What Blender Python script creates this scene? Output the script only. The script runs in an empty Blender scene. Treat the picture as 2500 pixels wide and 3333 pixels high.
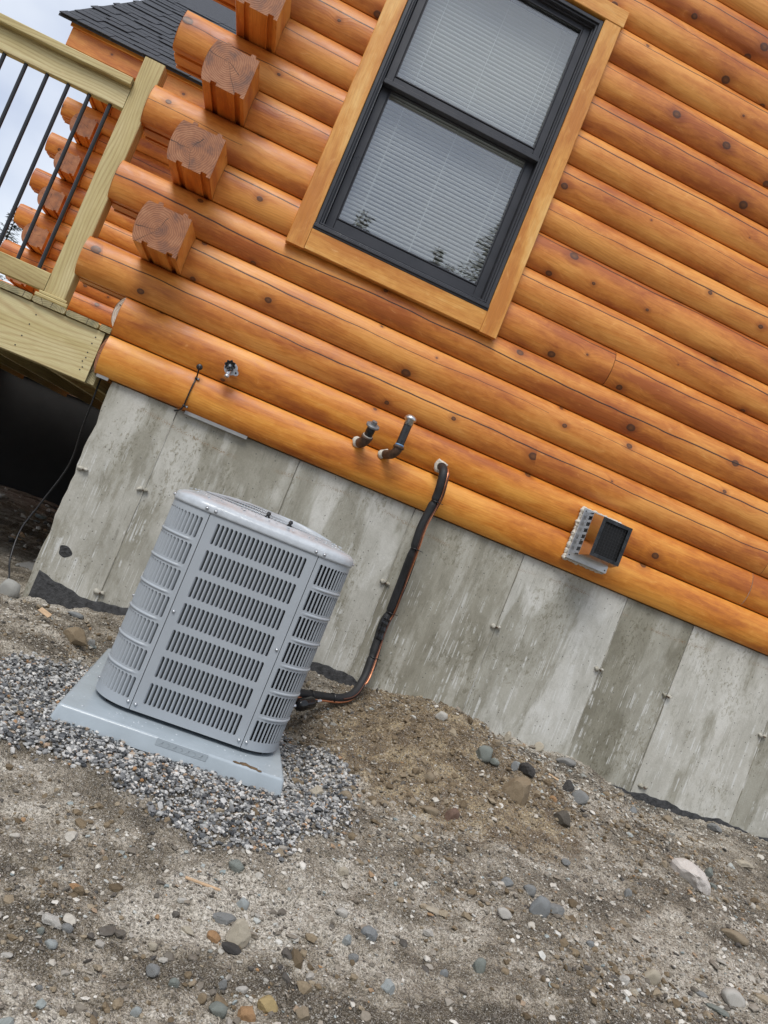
import bpy, bmesh, math, random
import numpy as np
from mathutils import Matrix, Vector
random.seed(7)
RNG = np.random.default_rng(11)
SC = bpy.context.scene
COL = SC.collection
# ------------------------------------------------------------------ camera
cam_data = bpy.data.cameras.new('camera')
cam = bpy.data.objects.new('camera', cam_data)
COL.objects.link(cam)
RT = Vector((0.90999, -0.17409, 0.37631)); UP = Vector((-0.37819, 0.0235, 0.92543)); FW = Vector((0.16995, 0.98445, 0.04445))
mw = Matrix((RT, UP, -FW)).transposed().to_4x4()
mw.translation = Vector((0.4432, -3.6714, -0.2430))
cam.matrix_world = mw
cam_data.sensor_fit = 'VERTICAL'; cam_data.sensor_height = 36.0
cam_data.lens = 36.0 * 2503 / 3333
cam_data.clip_start = 0.05; cam_data.clip_end = 900
SC.camera = cam
# ------------------------------------------------------------------ world, sun, exposure
SUN_EL, SUN_AZ = math.radians(55), math.radians(205)      # azimuth clockwise from +Y
world = bpy.data.worlds.new('World'); SC.world = world; world.use_nodes = True
wn = world.node_tree; wn.nodes.clear()
def wnode(t, **k):
    n = wn.nodes.new(t)
    for a, b in k.items(): setattr(n, a, b)
    return n
sky = wnode('ShaderNodeTexSky', sky_type='NISHITA', sun_disc=False, sun_elevation=SUN_EL, sun_rotation=SUN_AZ)
bg1 = wnode('ShaderNodeBackground'); bg1.inputs['Strength'].default_value = 0.10
wn.links.new(sky.outputs[0], bg1.inputs['Color'])
tc = wnode('ShaderNodeTexCoord'); mp = wnode('ShaderNodeMapping'); mp.inputs['Scale'].default_value = (1.6, 1.6, 3.2)
wn.links.new(tc.outputs['Generated'], mp.inputs[0])
nz = wnode('ShaderNodeTexNoise'); nz.inputs['Scale'].default_value = 1.7; nz.inputs['Detail'].default_value = 5; nz.inputs['Roughness'].default_value = 0.5
wn.links.new(mp.outputs[0], nz.inputs['Vector'])
rp = wnode('ShaderNodeValToRGB')
rp.color_ramp.elements[0].position = 0.36; rp.color_ramp.elements[0].color = (0.50, 0.56, 0.70, 1)
rp.color_ramp.elements[1].position = 0.64; rp.color_ramp.elements[1].color = (0.80, 0.84, 0.90, 1)
wn.links.new(nz.outputs['Fac'], rp.inputs[0])
bg2 = wnode('ShaderNodeBackground'); bg2.inputs['Strength'].default_value = 0.74
wn.links.new(rp.outputs[0], bg2.inputs['Color'])
mx = wnode('ShaderNodeMixShader'); mx.inputs[0].default_value = 0.86
wn.links.new(bg1.outputs[0], mx.inputs[1]); wn.links.new(bg2.outputs[0], mx.inputs[2])
wo = wnode('ShaderNodeOutputWorld'); wn.links.new(mx.outputs[0], wo.inputs['Surface'])
sd = bpy.data.lights.new('sun', 'SUN'); sd.energy = 1.5; sd.angle = math.radians(28); sd.color = (1.0, 0.965, 0.91)
sun = bpy.data.objects.new('sun', sd); COL.objects.link(sun)
sdir = Vector((math.sin(SUN_AZ) * math.cos(SUN_EL), math.cos(SUN_AZ) * math.cos(SUN_EL), math.sin(SUN_EL)))
sun.rotation_euler = sdir.to_track_quat('Z', 'Y').to_euler()
vs = SC.view_settings
vs.view_transform = 'Standard'; vs.look = 'None'; vs.exposure = 0.70; vs.gamma = 1.0; vs.use_curve_mapping = False

# ------------------------------------------------------------------ node helpers
class Mat:
    def __init__(s, name):
        s.m = bpy.data.materials.new(name); s.m.use_nodes = True; s.t = s.m.node_tree; s.t.nodes.clear()
        s.out = s.n('ShaderNodeOutputMaterial'); s.b = s.n('ShaderNodeBsdfPrincipled')
        s.t.links.new(s.b.outputs[0], s.out.inputs[0])
    def n(s, t, ins=None, **pr):
        d = s.t.nodes.new(t)
        for k, v in pr.items(): setattr(d, k, v)
        for k, v in (ins or {}).items(): s.set(d.inputs[k], v)
        return d
    def set(s, sock, v):
        if isinstance(v, bpy.types.NodeSocket): s.t.links.new(v, sock)
        elif isinstance(v, bpy.types.Node): s.t.links.new(v.outputs[0], sock)
        else:
            if sock.type == 'RGBA' and len(v) == 3: v = (*v, 1)
            sock.default_value = v
    def math(s, op, a, b=0.0, c=0.0, clamp=False):
        d = s.n('ShaderNodeMath', {0: a, 1: b, 2: c}, operation=op); d.use_clamp = clamp; return d.outputs[0]
    def vmul(s, v, sc): return s.n('ShaderNodeVectorMath', {0: v, 1: sc}, operation='MULTIPLY').outputs[0]
    def vadd(s, v, a): return s.n('ShaderNodeVectorMath', {0: v, 1: a}, operation='ADD').outputs[0]
    def comb(s, x, y, z=0.0): return s.n('ShaderNodeCombineXYZ', {0: x, 1: y, 2: z}).outputs[0]
    def sep(s, v): return s.n('ShaderNodeSeparateXYZ', {0: v}).outputs
    def noise(s, v, scale=1.0, detail=3, rough=0.55, dist=0.0, color=False):
        d = s.n('ShaderNodeTexNoise', {'Vector': v, 'Scale': scale, 'Detail': detail, 'Roughness': rough, 'Distortion': dist})
        return d.outputs['Color' if color else 'Fac']
    def voro(s, v, scale=1.0, feature='F1', dim='3D'):
        return s.n('ShaderNodeTexVoronoi', {'Vector': v, 'Scale': scale}, feature=feature, voronoi_dimensions=dim)
    def ramp(s, f, *st, interp='LINEAR'):
        d = s.n('ShaderNodeValToRGB', {0: f}); cr = d.color_ramp; cr.interpolation = interp
        while len(cr.elements) < len(st): cr.elements.new(0.5)
        for e, (p, c) in zip(cr.elements, st):
            e.position = p; e.color = (*c, 1) if isinstance(c, tuple) else (c, c, c, 1)
        return d.outputs[0]
    def rng(s, f, a, b, c=0.0, d=1.0, smooth=False):
        return s.n('ShaderNodeMapRange', {0: f, 1: a, 2: b, 3: c, 4: d}, interpolation_type='SMOOTHSTEP' if smooth else 'LINEAR').outputs[0]
    def mix(s, f, a, b, mode='MIX'):
        d = s.n('ShaderNodeMix', data_type='RGBA', blend_type=mode); s.set(d.inputs[0], f); s.set(d.inputs[6], a); s.set(d.inputs[7], b)
        return d.outputs[2]
    def bump(s, h, strength=0.5, dist=0.01, normal=None):
        i = {'Height': h, 'Strength': strength, 'Distance': dist}
        if normal is not None: i['Normal'] = normal
        return s.n('ShaderNodeBump', i).outputs[0]
    def fin(s, color=None, rough=None, normal=None, metal=None, spec=None):
        if color is not None: s.set(s.b.inputs['Base Color'], color)
        if rough is not None: s.set(s.b.inputs['Roughness'], rough)
        if normal is not None: s.set(s.b.inputs['Normal'], normal)
        if metal is not None: s.set(s.b.inputs['Metallic'], metal)
        if spec is not None: s.set(s.b.inputs['Specular IOR Level'], spec)
        return s.m

def wood(name, light, mid, dark, knot=(0.055, 0.022, 0.012), crack=True, rings=0.24, rough=0.42, kcell=3.9, kmax=0.085, blotch=1.0):
    M = Mat(name)
    uv = M.n('ShaderNodeUVMap').outputs[0]; s = M.sep(uv)
    oi = M.n('ShaderNodeObjectInfo'); r = oi.outputs['Random']
    u = M.math('ADD', s[0], M.math('MULTIPLY', r, 61.0)); v = M.math('ADD', s[1], M.math('MULTIPLY', r, 7.3))
    P = M.comb(u, v, 0.0)
    vor = M.voro(M.vmul(P, (kcell * 0.8, kcell, 1)), 1.0, dim='2D')
    cr = M.sep(vor.outputs['Color'])
    rad = M.rng(cr[0], 0.12, 1.0, 0.0, kmax)
    wob = M.math('MULTIPLY', M.math('SUBTRACT', M.noise(P, 40, 2), 0.5), 0.02)
    d = M.math('ADD', vor.outputs['Distance'], wob)
    dr = M.math('DIVIDE', d, M.math('MAXIMUM', rad, 0.004))
    kn = M.math('MULTIPLY', M.rng(dr, 0.75, 1.1, 1, 0, True), M.math('GREATER_THAN', rad, 0.012))
    halo = M.math('MULTIPLY', M.rng(dr, 1.0, 3.2, 1, 0, True), M.math('GREATER_THAN', rad, 0.012))
    pull = M.math('MULTIPLY', M.rng(d, 0.0, 0.22, 1, 0, True), 0.022)
    vg = M.math('ADD', v, pull)
    big = M.noise(M.comb(M.math('MULTIPLY', u, 0.7), M.math('MULTIPLY', vg, 3.0)), 1.0, 2)
    figv = M.math('ADD', M.math('MULTIPLY', vg, 330.0), M.math('MULTIPLY', big, 95.0))
    fig = M.rng(M.math('SINE', figv), -1, 1)
    fig = M.math('POWER', fig, 3.0)
    fig = M.math('MULTIPLY', fig, M.noise(M.comb(M.math('MULTIPLY', u, 1.3), M.math('MULTIPLY', v, 9.0), 3.0), 1.0, 2))
    fine = M.noise(M.comb(M.math('MULTIPLY', u, 9.0), M.math('MULTIPLY', vg, 320.0)), 1.0, 3)
    bl = M.noise(M.comb(M.math('MULTIPLY', u, 1.7), M.math('MULTIPLY', v, 9.0), 5.0), 1.0, 4, 0.55)
    bl2 = M.noise(M.comb(M.math('MULTIPLY', u, 16.0), M.math('MULTIPLY', v, 34.0), 9.0), 1.0, 4, 0.65, 0.6)
    f = M.math('ADD', M.math('MULTIPLY', bl, 0.95 * blotch), M.math('MULTIPLY', bl2, 0.25 * blotch))
    f = M.math('ADD', f, M.math('MULTIPLY', M.math('SUBTRACT', r, 0.5), 0.16))
    f = M.math('ADD', f, 0.5 * (1 - blotch) * 1.2)
    c = M.ramp(f, (0.44, dark), (0.59, mid), (0.74, light))
    c = M.mix(M.math('MULTIPLY', fig, rings), c, M.mix(1.0, c, (0.55, 0.36, 0.25), 'MULTIPLY'))
    c = M.mix(M.rng(fine, 0.35, 0.65, 0.32, 0.0), c, M.mix(1.0, c, (0.55, 0.42, 0.32), 'MULTIPLY'))
    pale = M.math('MULTIPLY', M.rng(bl2, 0.62, 0.78, 0, 1, True), 0.28)
    c = M.mix(pale, c, M.mix(0.5, light, (0.85, 0.62, 0.36)))
    c = M.mix(M.math('MULTIPLY', halo, 0.5), c, M.mix(1.0, c, (0.50, 0.34, 0.28), 'MULTIPLY'))
    kc = M.mix(M.rng(dr, 0.0, 0.8), M.mix(0.22, knot, mid), knot)
    c = M.mix(M.math('MULTIPLY', kn, 0.92), c, kc)
    h = M.math('ADD', M.math('MULTIPLY', fine, 0.25), M.math('MULTIPLY', fig, -0.25))
    h = M.math('ADD', h, M.math('MULTIPLY', kn, -0.3))
    if crack:
        r2 = M.math('FRACT', M.math('MULTIPLY', r, 17.31)); r3 = M.math('FRACT', M.math('MULTIPLY', r, 43.7))
        vc = M.math('ADD', 0.105, M.math('MULTIPLY', r2, 0.075))
        w1 = M.math('MULTIPLY', M.math('SUBTRACT', M.noise(M.comb(M.math('MULTIPLY', u, 1.1), r3, 0.0), 1.0, 4, 0.5), 0.5), 0.07)
        dist = M.math('ABSOLUTE', M.math('SUBTRACT', M.math('SUBTRACT', s[1], vc), w1))
        mk = M.noise(M.comb(M.math('MULTIPLY', u, 0.55), M.math('MULTIPLY', r3, 9), 2.0), 1.0, 1)
        wd = M.math('ADD', M.rng(mk, 0.34, 0.58, 0.0006, 0.0032), M.math('MULTIPLY', M.noise(P, 35, 2), 0.0005))
        ck = M.math('MULTIPLY', M.math('LESS_THAN', dist, wd), M.math('GREATER_THAN', mk, 0.34))
        c = M.mix(M.math('MULTIPLY', ck, 0.92), c, (0.02, 0.008, 0.004))
        h = M.math('SUBTRACT', h, M.math('MULTIPLY', ck, 2.5))
    ro = M.rng(bl2, 0.3, 0.7, rough - 0.05, rough + 0.12)
    return M.fin(c, ro, M.bump(h, 0.35, 0.004))

def endgrain(name, a, b, c0):
    M = Mat(name)
    uv = M.n('ShaderNodeUVMap').outputs[0]; s = M.sep(uv)
    r = M.n('ShaderNodeObjectInfo').outputs['Random']
    r2 = M.math('FRACT', M.math('MULTIPLY', r, 13.7)); r3 = M.math('FRACT', M.math('MULTIPLY', r, 37.1))
    x = M.math('SUBTRACT', s[0], M.rng(r2, 0, 1, -0.08, -0.05)); y = M.math('SUBTRACT', s[1], M.rng(r3, 0, 1, 0.075, 0.125))
    nz = M.noise(M.comb(x, y, M.math('MULTIPLY', r, 30)), 14, 3)
    d = M.math('SQRT', M.math('ADD', M.math('MULTIPLY', x, x), M.math('MULTIPLY', y, y)))
    d2 = M.math('ADD', d, M.math('MULTIPLY', nz, 0.03))
    ring = M.rng(M.math('SINE', M.math('MULTIPLY', d2, 700)), -1, 1)
    bl = M.noise(M.comb(x, y, M.math('MULTIPLY', r, 90)), 16, 4, 0.6)
    c = M.ramp(bl, (0.3, c0), (0.5, a), (0.75, b))
    c = M.mix(M.math('MULTIPLY', ring, 0.55), c, M.mix(1.0, c, (0.45, 0.35, 0.28), 'MULTIPLY'))
    ck = None
    for k, (rr, ln) in enumerate(((r, 0.2), (r2, 0.09), (r3, 0.07))):
        an = M.math('ADD', M.math('MULTIPLY', rr, 2.2), 2.1 * k + 3.6)
        cs, sn = M.math('COSINE', an), M.math('SINE', an)
        al = M.math('ADD', M.math('MULTIPLY', x, cs), M.math('MULTIPLY', y, sn))
        pe = M.math('SUBTRACT', M.math('MULTIPLY', y, cs), M.math('MULTIPLY', x, sn))
        pe = M.math('ABSOLUTE', M.math('ADD', pe, M.math('MULTIPLY', M.math('SUBTRACT', nz, 0.5), 0.03)))
        m = M.math('MULTIPLY', M.math('LESS_THAN', pe, M.rng(al, 0.0, ln, 0.0004, 0.0018)), M.math('GREATER_THAN', al, 0.003))
        m = M.math('MULTIPLY', m, M.math('LESS_THAN', al, ln))
        ck = m if ck is None else M.math('MAXIMUM', ck, m)
    c = M.mix(M.math('MULTIPLY', ck, 0.9), c, (0.03, 0.012, 0.006))
    h = M.math('SUBTRACT', M.math('MULTIPLY', ring, 0.3), M.math('MULTIPLY', ck, 2.5))
    return M.fin(c, 0.6, M.bump(h, 0.4, 0.003))

def plain(name, col, rough=0.5, metal=0.0, var=0.15, scale=20, bump=0.0, bscale=200, bdist=0.002):
    M = Mat(name)
    co = M.n('ShaderNodeTexCoord').outputs['Object']
    n = M.noise(co, scale, 4, 0.6)
    c = M.mix(M.rng(n, 0.3, 0.7), tuple(v * (1 - var) for v in col), tuple(min(1, v * (1 + var)) for v in col))
    nm = M.bump(M.noise(co, bscale, 3), bump, bdist) if bump else None
    return M.fin(c, M.rng(n, 0.3, 0.7, max(0.03, rough - 0.06), rough + 0.06), nm, metal)

W_LOG = wood('stained_pine', (0.77, 0.335, 0.070), (0.62, 0.218, 0.034), (0.42, 0.114, 0.018))
W_LOG2 = wood('stained_pine_siding', (0.81, 0.36, 0.058), (0.66, 0.230, 0.025), (0.43, 0.115, 0.012), crack=False, kmax=0.062, kcell=3.4)
W_TRIM = wood('stained_trim', (0.84, 0.50, 0.16), (0.72, 0.34, 0.072), (0.56, 0.21, 0.033), crack=False, kmax=0.036, kcell=2.4, rough=0.36, rings=0.2)
W_TRT = wood('treated_lumber', (0.67, 0.59, 0.33), (0.56, 0.47, 0.22), (0.40, 0.31, 0.13), knot=(0.13, 0.095, 0.05), crack=False, rings=0.75, rough=0.62, kmax=0.055, kcell=2.6, blotch=0.55)
W_RAW = endgrain('raw_end_grain', (0.62, 0.52, 0.42), (0.75, 0.68, 0.6), (0.4, 0.3, 0.22))
E_LOG = endgrain('stained_end_grain', (0.37, 0.150, 0.065), (0.48, 0.225, 0.110), (0.20, 0.090, 0.055))
E_TRT = endgrain('treated_end_grain', (0.36, 0.31, 0.16), (0.50, 0.44, 0.26), (0.2, 0.19, 0.11))

def concrete_mat():
    M = Mat('poured_concrete')
    co = M.n('ShaderNodeTexCoord').outputs['Object']; s = M.sep(co)
    oi = M.n('ShaderNodeObjectInfo'); r = oi.outputs['Random']
    P = M.comb(M.math('ADD', s[0], M.math('MULTIPLY', r, 13)), s[1], s[2])
    big = M.noise(M.vmul(P, (3.2, 2, 1.0)), 1.0, 4, 0.6)
    blot = M.noise(M.vmul(P, (7, 4, 3.5)), 1.0, 5, 0.65, 0.5)
    st = M.noise(M.vmul(P, (34, 8, 2.2)), 1.0, 4, 0.62, 0.4)
    stw = M.noise(M.vmul(P, (95, 8, 2.2)), 1.0, 4, 0.62, 0.9)
    peel = M.noise(M.vmul(P, (75, 30, 38)), 1.0, 4, 0.7, 0.5)
    fine = M.noise(P, 160, 4, 0.7)
    dn = M.noise(M.vmul(P, (3.9, 3, 0.85)), 1.0, 7, 0.62, 0.35)
    dn = M.math('ADD', dn, M.math('MULTIPLY', M.math('SUBTRACT', M.noise(M.vmul(P, (60, 20, 16)), 1.0, 5, 0.75), 0.5), 0.11))
    c = M.ramp(M.math('ADD', M.math('MULTIPLY', blot, 0.6), M.math('MULTIPLY', big, 0.4)), (0.40, (0.39, 0.378, 0.335)), (0.5, (0.48, 0.468, 0.425)), (0.62, (0.59, 0.58, 0.545)))
    dn = M.math('ADD', dn, M.math('MULTIPLY', M.math('SUBTRACT', 1.0, M.sep(oi.outputs['Color'])[0]), 0.30))
    damp = M.rng(dn, 0.470, 0.560, 0, 1, True)
    c = M.mix(M.math('MULTIPLY', damp, 0.80), c, M.ramp(blot, (0.38, (0.235, 0.220, 0.172)), (0.62, (0.35, 0.335, 0.28))))
    c = M.mix(1.0, c, oi.outputs['Color'], 'MULTIPLY')
    # vertical run marks: pale lime streaks and darker drips, broken up along their length
    low = M.rng(s[2], -0.15, -0.45, 0, 1, True)
    brk = M.noise(M.vmul(P, (6, 3, 7)), 1.0, 4, 0.7)
    pale = M.math('MULTIPLY', M.math('MULTIPLY', M.rng(stw, 0.55, 0.60, 0, 1, True), low), M.rng(brk, 0.47, 0.56, 0, 1, True))
    c = M.mix(M.math('MULTIPLY', pale, 0.85), c, (0.68, 0.68, 0.65))
    pk = M.math('MULTIPLY', M.rng(peel, 0.53, 0.60, 0, 1), M.rng(M.noise(M.vmul(P, (3.5, 2, 2.2)), 1.0, 3, 0.6), 0.47, 0.60))
    c = M.mix(M.math('MULTIPLY', pk, 0.65), c, M.mix(1.0, c, (0.50, 0.47, 0.38), 'MULTIPLY'))
    dl = M.noise(M.vmul(P, (52, 8, 1.5)), 1.0, 3, 0.55, 1.4)
    drip = M.math('MULTIPLY', M.rng(M.math('ABSOLUTE', M.math('SUBTRACT', dl, 0.5)), 0.006, 0.016, 1, 0, True), M.rng(brk, 0.50, 0.42, 0, 1, True))
    c = M.mix(M.math('MULTIPLY', drip, 0.45), c, (0.16, 0.15, 0.115))
    c = M.mix(M.rng(fine, 0.35, 0.7, 0.35, 0.0), c, M.mix(1.0, c, (0.6, 0.6, 0.58), 'MULTIPLY'))
    # small bug holes, rusty sawdust line under the siding
    vor = M.voro(P, 42); hole = M.math('MULTIPLY', M.math('LESS_THAN', vor.outputs['Distance'], 0.13), M.math('GREATER_THAN', M.sep(vor.outputs['Color'])[0], 0.62))
    vor2 = M.voro(M.vmul(P, (1, 1, 1.6)), 13); hole2 = M.math('MULTIPLY', M.math('LESS_THAN', M.math('ADD', vor2.outputs['Distance'], M.math('MULTIPLY', M.noise(P, 70, 2), 0.12)), 0.13), M.math('GREATER_THAN', M.sep(vor2.outputs['Color'])[1], 0.72))
    hole = M.math('MAXIMUM', hole, hole2)
    c = M.mix(M.math('MULTIPLY', hole, 0.7), c, (0.07, 0.065, 0.06))
    zl = M.math('ABSOLUTE', M.math('ADD', M.math('ADD', s[2], 0.085), M.math('MULTIPLY', M.math('SINE', M.math('MULTIPLY', s[0], 5.2)), 0.022)))
    saw = M.math('MULTIPLY', M.rng(zl, 0.0, 0.014, 1, 0), M.rng(M.noise(P, 240, 3), 0.5, 0.62, 0, 1))
    saw = M.math('MULTIPLY', saw, M.rng(M.noise(M.vmul(P, (2.4, 1, 1)), 1.0, 1), 0.44, 0.55))
    c = M.mix(saw, c, (0.20, 0.11, 0.04))
    h = M.math('ADD', M.math('MULTIPLY', fine, 0.5), M.math('MULTIPLY', blot, 0.8)); h = M.math('SUBTRACT', h, M.math('MULTIPLY', hole, 1.2))
    return M.fin(c, M.rng(big, 0.3, 0.7, 0.6, 0.85), M.bump(h, 0.4, 0.004))
CONC = concrete_mat()
TAR = plain('black_tar', (0.032, 0.032, 0.033), 0.7, var=0.75, scale=45, bump=0.8, bscale=90, bdist=0.006)

def soil_mat():
    M = Mat('sandy_soil')
    co = M.n('ShaderNodeTexCoord').outputs['Object']; s = M.sep(co)
    big = M.noise(M.vmul(co, (0.9, 3.6, 1)), 1.0, 4, 0.6, 0.6)
    med = M.noise(co, 9, 5, 0.65)
    fine = M.noise(co, 120, 4, 0.75)
    sp2 = M.voro(co, 105); s2 = M.sep(sp2.outputs['Color']); speck = M.voro(co, 210); sc = M.sep(speck.outputs['Color'])
    f = M.math('ADD', M.math('MULTIPLY', big, 0.65), M.math('MULTIPLY', med, 0.4))
    c = M.ramp(f, (0.43, (0.10, 0.080, 0.052)), (0.485, (0.20, 0.165, 0.115)), (0.535, (0.42, 0.365, 0.285)), (0.60, (0.70, 0.645, 0.55)))
    # tan fill tipped against the wall
    dx = M.math('DIVIDE', M.math('SUBTRACT', s[0], 1.62), 0.52); dy = M.math('DIVIDE', M.math('ADD', s[1], 0.55), 0.60)
    dm = M.math('ADD', M.math('MULTIPLY', dx, dx), M.math('MULTIPLY', dy, dy))
    dm = M.math('ADD', dm, M.math('MULTIPLY', M.math('SUBTRACT', med, 0.5), 1.6))
    tan = M.ramp(med, (0.38, (0.14, 0.090, 0.040)), (0.5, (0.28, 0.195, 0.096)), (0.60, (0.48, 0.37, 0.21)))
    c = M.mix(M.rng(dm, 1.0, 1.5, 0.95, 0.0, True), c, tan)
    sp = M.ramp(sc[0], (0.0, (0.04, 0.04, 0.04)), (0.35, (0.16, 0.14, 0.11)), (0.65, (0.40, 0.36, 0.31)), (1.0, (0.78, 0.75, 0.70)))
    c = M.mix(M.math('MULTIPLY', M.math('GREATER_THAN', sc[1], 0.45), M.rng(speck.outputs['Distance'], 0.25, 0.5, 0.75, 0.0)), c, sp)
    c = M.mix(M.math('MULTIPLY', M.math('GREATER_THAN', s2[1], 0.62), M.rng(sp2.outputs['Distance'], 0.28, 0.42, 0.85, 0.0)), c, M.ramp(s2[0], (0.0, (0.05, 0.05, 0.05)), (0.4, (0.20, 0.17, 0.13)), (0.7, (0.45, 0.42, 0.36)), (1.0, (0.80, 0.77, 0.72))))
    gr2 = M.noise(co, 330, 2, 0.8)
    c = M.mix(M.rng(fine, 0.40, 0.58, 0.80, 0.0), c, M.mix(1.0, c, (0.26, 0.24, 0.20), 'MULTIPLY'))
    c = M.mix(M.rng(gr2, 0.50, 0.66, 0.0, 0.45), c, (0.66, 0.62, 0.56))
    c = M.mix(M.rng(gr2, 0.36, 0.48, 0.5, 0.0), c, (0.06, 0.052, 0.042))
    h = M.math('ADD', M.math('MULTIPLY', fine, 0.7), M.math('MULTIPLY', med, 1.0))
    h = M.math('SUBTRACT', h, M.math('MULTIPLY', speck.outputs['Distance'], 0.5)); h = M.math('SUBTRACT', h, M.math('MULTIPLY', sp2.outputs['Distance'], 0.6))
    return M.fin(c, 0.9, M.bump(h, 0.9, 0.010), spec=0.25)
SOIL = soil_mat()
def crumb_mat():
    M = Mat('soil_clods'); g = M.n('ShaderNodeNewGeometry'); co = M.n('ShaderNodeTexCoord').outputs['Object']
    c = M.ramp(g.outputs['Random Per Island'], (0.0, (0.13, 0.098, 0.062)), (0.5, (0.24, 0.185, 0.12)), (1.0, (0.38, 0.32, 0.235)))
    n = M.noise(co, 200, 3, 0.7)
    return M.fin(M.mix(M.rng(n, 0.3, 0.7, 0.5, 0.0), c, M.mix(1.0, c, (0.5, 0.48, 0.45), 'MULTIPLY')), 0.95, M.bump(n, 0.6, 0.004), spec=0.2)
CRUMB = crumb_mat()

def island_mat(name, *st, rough=0.6):
    M = Mat(name)
    g = M.n('ShaderNodeNewGeometry'); co = M.n('ShaderNodeTexCoord').outputs['Object']
    c = M.ramp(g.outputs['Random Per Island'], *st)
    n = M.noise(co, 150, 3, 0.6)
    c = M.mix(M.rng(n, 0.3, 0.7, 0.4, 0.0), c, M.mix(1.0, c, (0.6, 0.6, 0.6), 'MULTIPLY'))
    return M.fin(c, rough, M.bump(n, 0.3, 0.002), spec=0.4)
GRAV = island_mat('crushed_gravel', (0.0, (0.05, 0.053, 0.057)), (0.22, (0.12, 0.125, 0.13)), (0.42, (0.24, 0.24, 0.24)), (0.62, (0.39, 0.39, 0.375)), (0.80, (0.56, 0.55, 0.53)), (0.93, (0.68, 0.66, 0.62)), (0.96, (0.36, 0.20, 0.09)), (1.0, (0.40, 0.33, 0.26)), rough=0.5)
PEB = island_mat('mixed_pebbles', (0.0, (0.07, 0.065, 0.06)), (0.18, (0.15, 0.13, 0.105)), (0.4, (0.28, 0.24, 0.19)), (0.6, (0.38, 0.36, 0.32)), (0.75, (0.52, 0.48, 0.41)), (0.88, (0.70, 0.67, 0.61)), (0.95, (0.26, 0.31, 0.31)), (1.0, (0.38, 0.22, 0.10)), rough=0.7)

def rock_mat():
    M = Mat('field_stone')
    co = M.n('ShaderNodeTexCoord').outputs['Object']; oi = M.n('ShaderNodeObjectInfo')
    P = M.vadd(co, M.comb(M.math('MULTIPLY', oi.outputs['Random'], 20), 0.0, 0.0))
    n = M.noise(P, 35, 5, 0.65, 0.4); n2 = M.noise(P, 180, 4, 0.7); b = M.noise(M.vmul(P, (1, 1, 4)), 22, 3, 0.6, 1.0)
    c = M.mix(M.rng(n, 0.3, 0.7, 0.6, 0.0), oi.outputs['Color'], M.mix(1.0, oi.outputs['Color'], (0.42, 0.40, 0.38), 'MULTIPLY'))
    c = M.mix(M.rng(b, 0.56, 0.64, 0, 0.35), c, M.mix(0.5, oi.outputs['Color'], (0.7, 0.68, 0.62)))
    c = M.mix(M.rng(n2, 0.35, 0.6, 0.35, 0.0), c, (0.12, 0.10, 0.075))
    return M.fin(c, 0.7, M.bump(M.math('ADD', n, M.math('MULTIPLY', n2, 0.4)), 0.6, 0.004))
ROCK = rock_mat()
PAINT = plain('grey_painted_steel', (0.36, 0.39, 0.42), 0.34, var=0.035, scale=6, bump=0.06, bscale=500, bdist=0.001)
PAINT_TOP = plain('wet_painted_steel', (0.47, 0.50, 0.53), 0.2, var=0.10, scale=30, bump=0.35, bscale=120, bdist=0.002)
PADM = plain('grey_blue_plastic', (0.37, 0.42, 0.455), 0.22, var=0.06, scale=9, bump=0.22, bscale=55, bdist=0.002)
DARKIN = plain('dark_coil', (0.035, 0.037, 0.04), 0.6, var=0.3, bump=0.5, bscale=300)
BRONZE = plain('dark_bronze_vinyl', (0.036, 0.037, 0.043), 0.33, var=0.08, scale=10, bump=0.05)
BLACKP = plain('black_plastic', (0.012, 0.012, 0.013), 0.35, var=0.2)
FOAMK = plain('black_foam_rubber', (0.014, 0.014, 0.015), 0.62, var=0.3, scale=60, bump=0.3, bscale=90)
BLACKM = plain('black_iron', (0.02, 0.02, 0.021), 0.38, var=0.5, scale=60, bump=0.2)
RUST = plain('rusty_iron', (0.085, 0.045, 0.025), 0.6, var=0.6, scale=40, bump=0.4, bscale=160)
GALV = plain('galvanised_steel', (0.62, 0.63, 0.64), 0.3, 0.95, var=0.12, scale=60)
STEEL = plain('stainless_steel', (0.50, 0.49, 0.48), 0.16, 1.0, var=0.05, scale=8)
COPPER = plain('copper_tube', (0.70, 0.30, 0.16), 0.42, 1.0, var=0.25, scale=50)
CAULK = plain('white_caulk', (0.58, 0.54, 0.46), 0.7, var=0.12, scale=90, bump=0.9, bscale=120, bdist=0.004)
def blind_mat():
    M = Mat('white_blind_vinyl'); M.fin((0.86, 0.86, 0.85), 0.4)
    t = M.n('ShaderNodeBsdfTranslucent', {'Color': (0.9, 0.9, 0.88, 1)}); x = M.n('ShaderNodeMixShader', {0: 0.35, 1: M.b.outputs[0], 2: t.outputs[0]})
    M.t.links.new(x.outputs[0], M.out.inputs[0]); return M.m
BLIND = blind_mat()
BALU = plain('black_baluster', (0.016, 0.017, 0.020), 0.35, var=0.1)
FLASH = plain('grey_flashing', (0.27, 0.27, 0.265), 0.45, 0.0, var=0.1)
STRIP = plain('grey_weatherstrip', (0.42, 0.42, 0.43), 0.5, var=0.05)
PINK = plain('magenta_sticker', (0.65, 0.03, 0.45), 0.5, var=0.05)
BLUE = plain('blue_pipe_dope', (0.12, 0.24, 0.40), 0.5, var=0.2)
DIRT = plain('dried_mud', (0.13, 0.085, 0.045), 0.9, var=0.5, scale=80, bump=0.8, bscale=150)
ROOM = plain('room_paint', (0.55, 0.53, 0.50), 0.8)
CHIP = plain('bare_wood_chip', (0.52, 0.36, 0.22), 0.7, var=0.15, scale=60)
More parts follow.
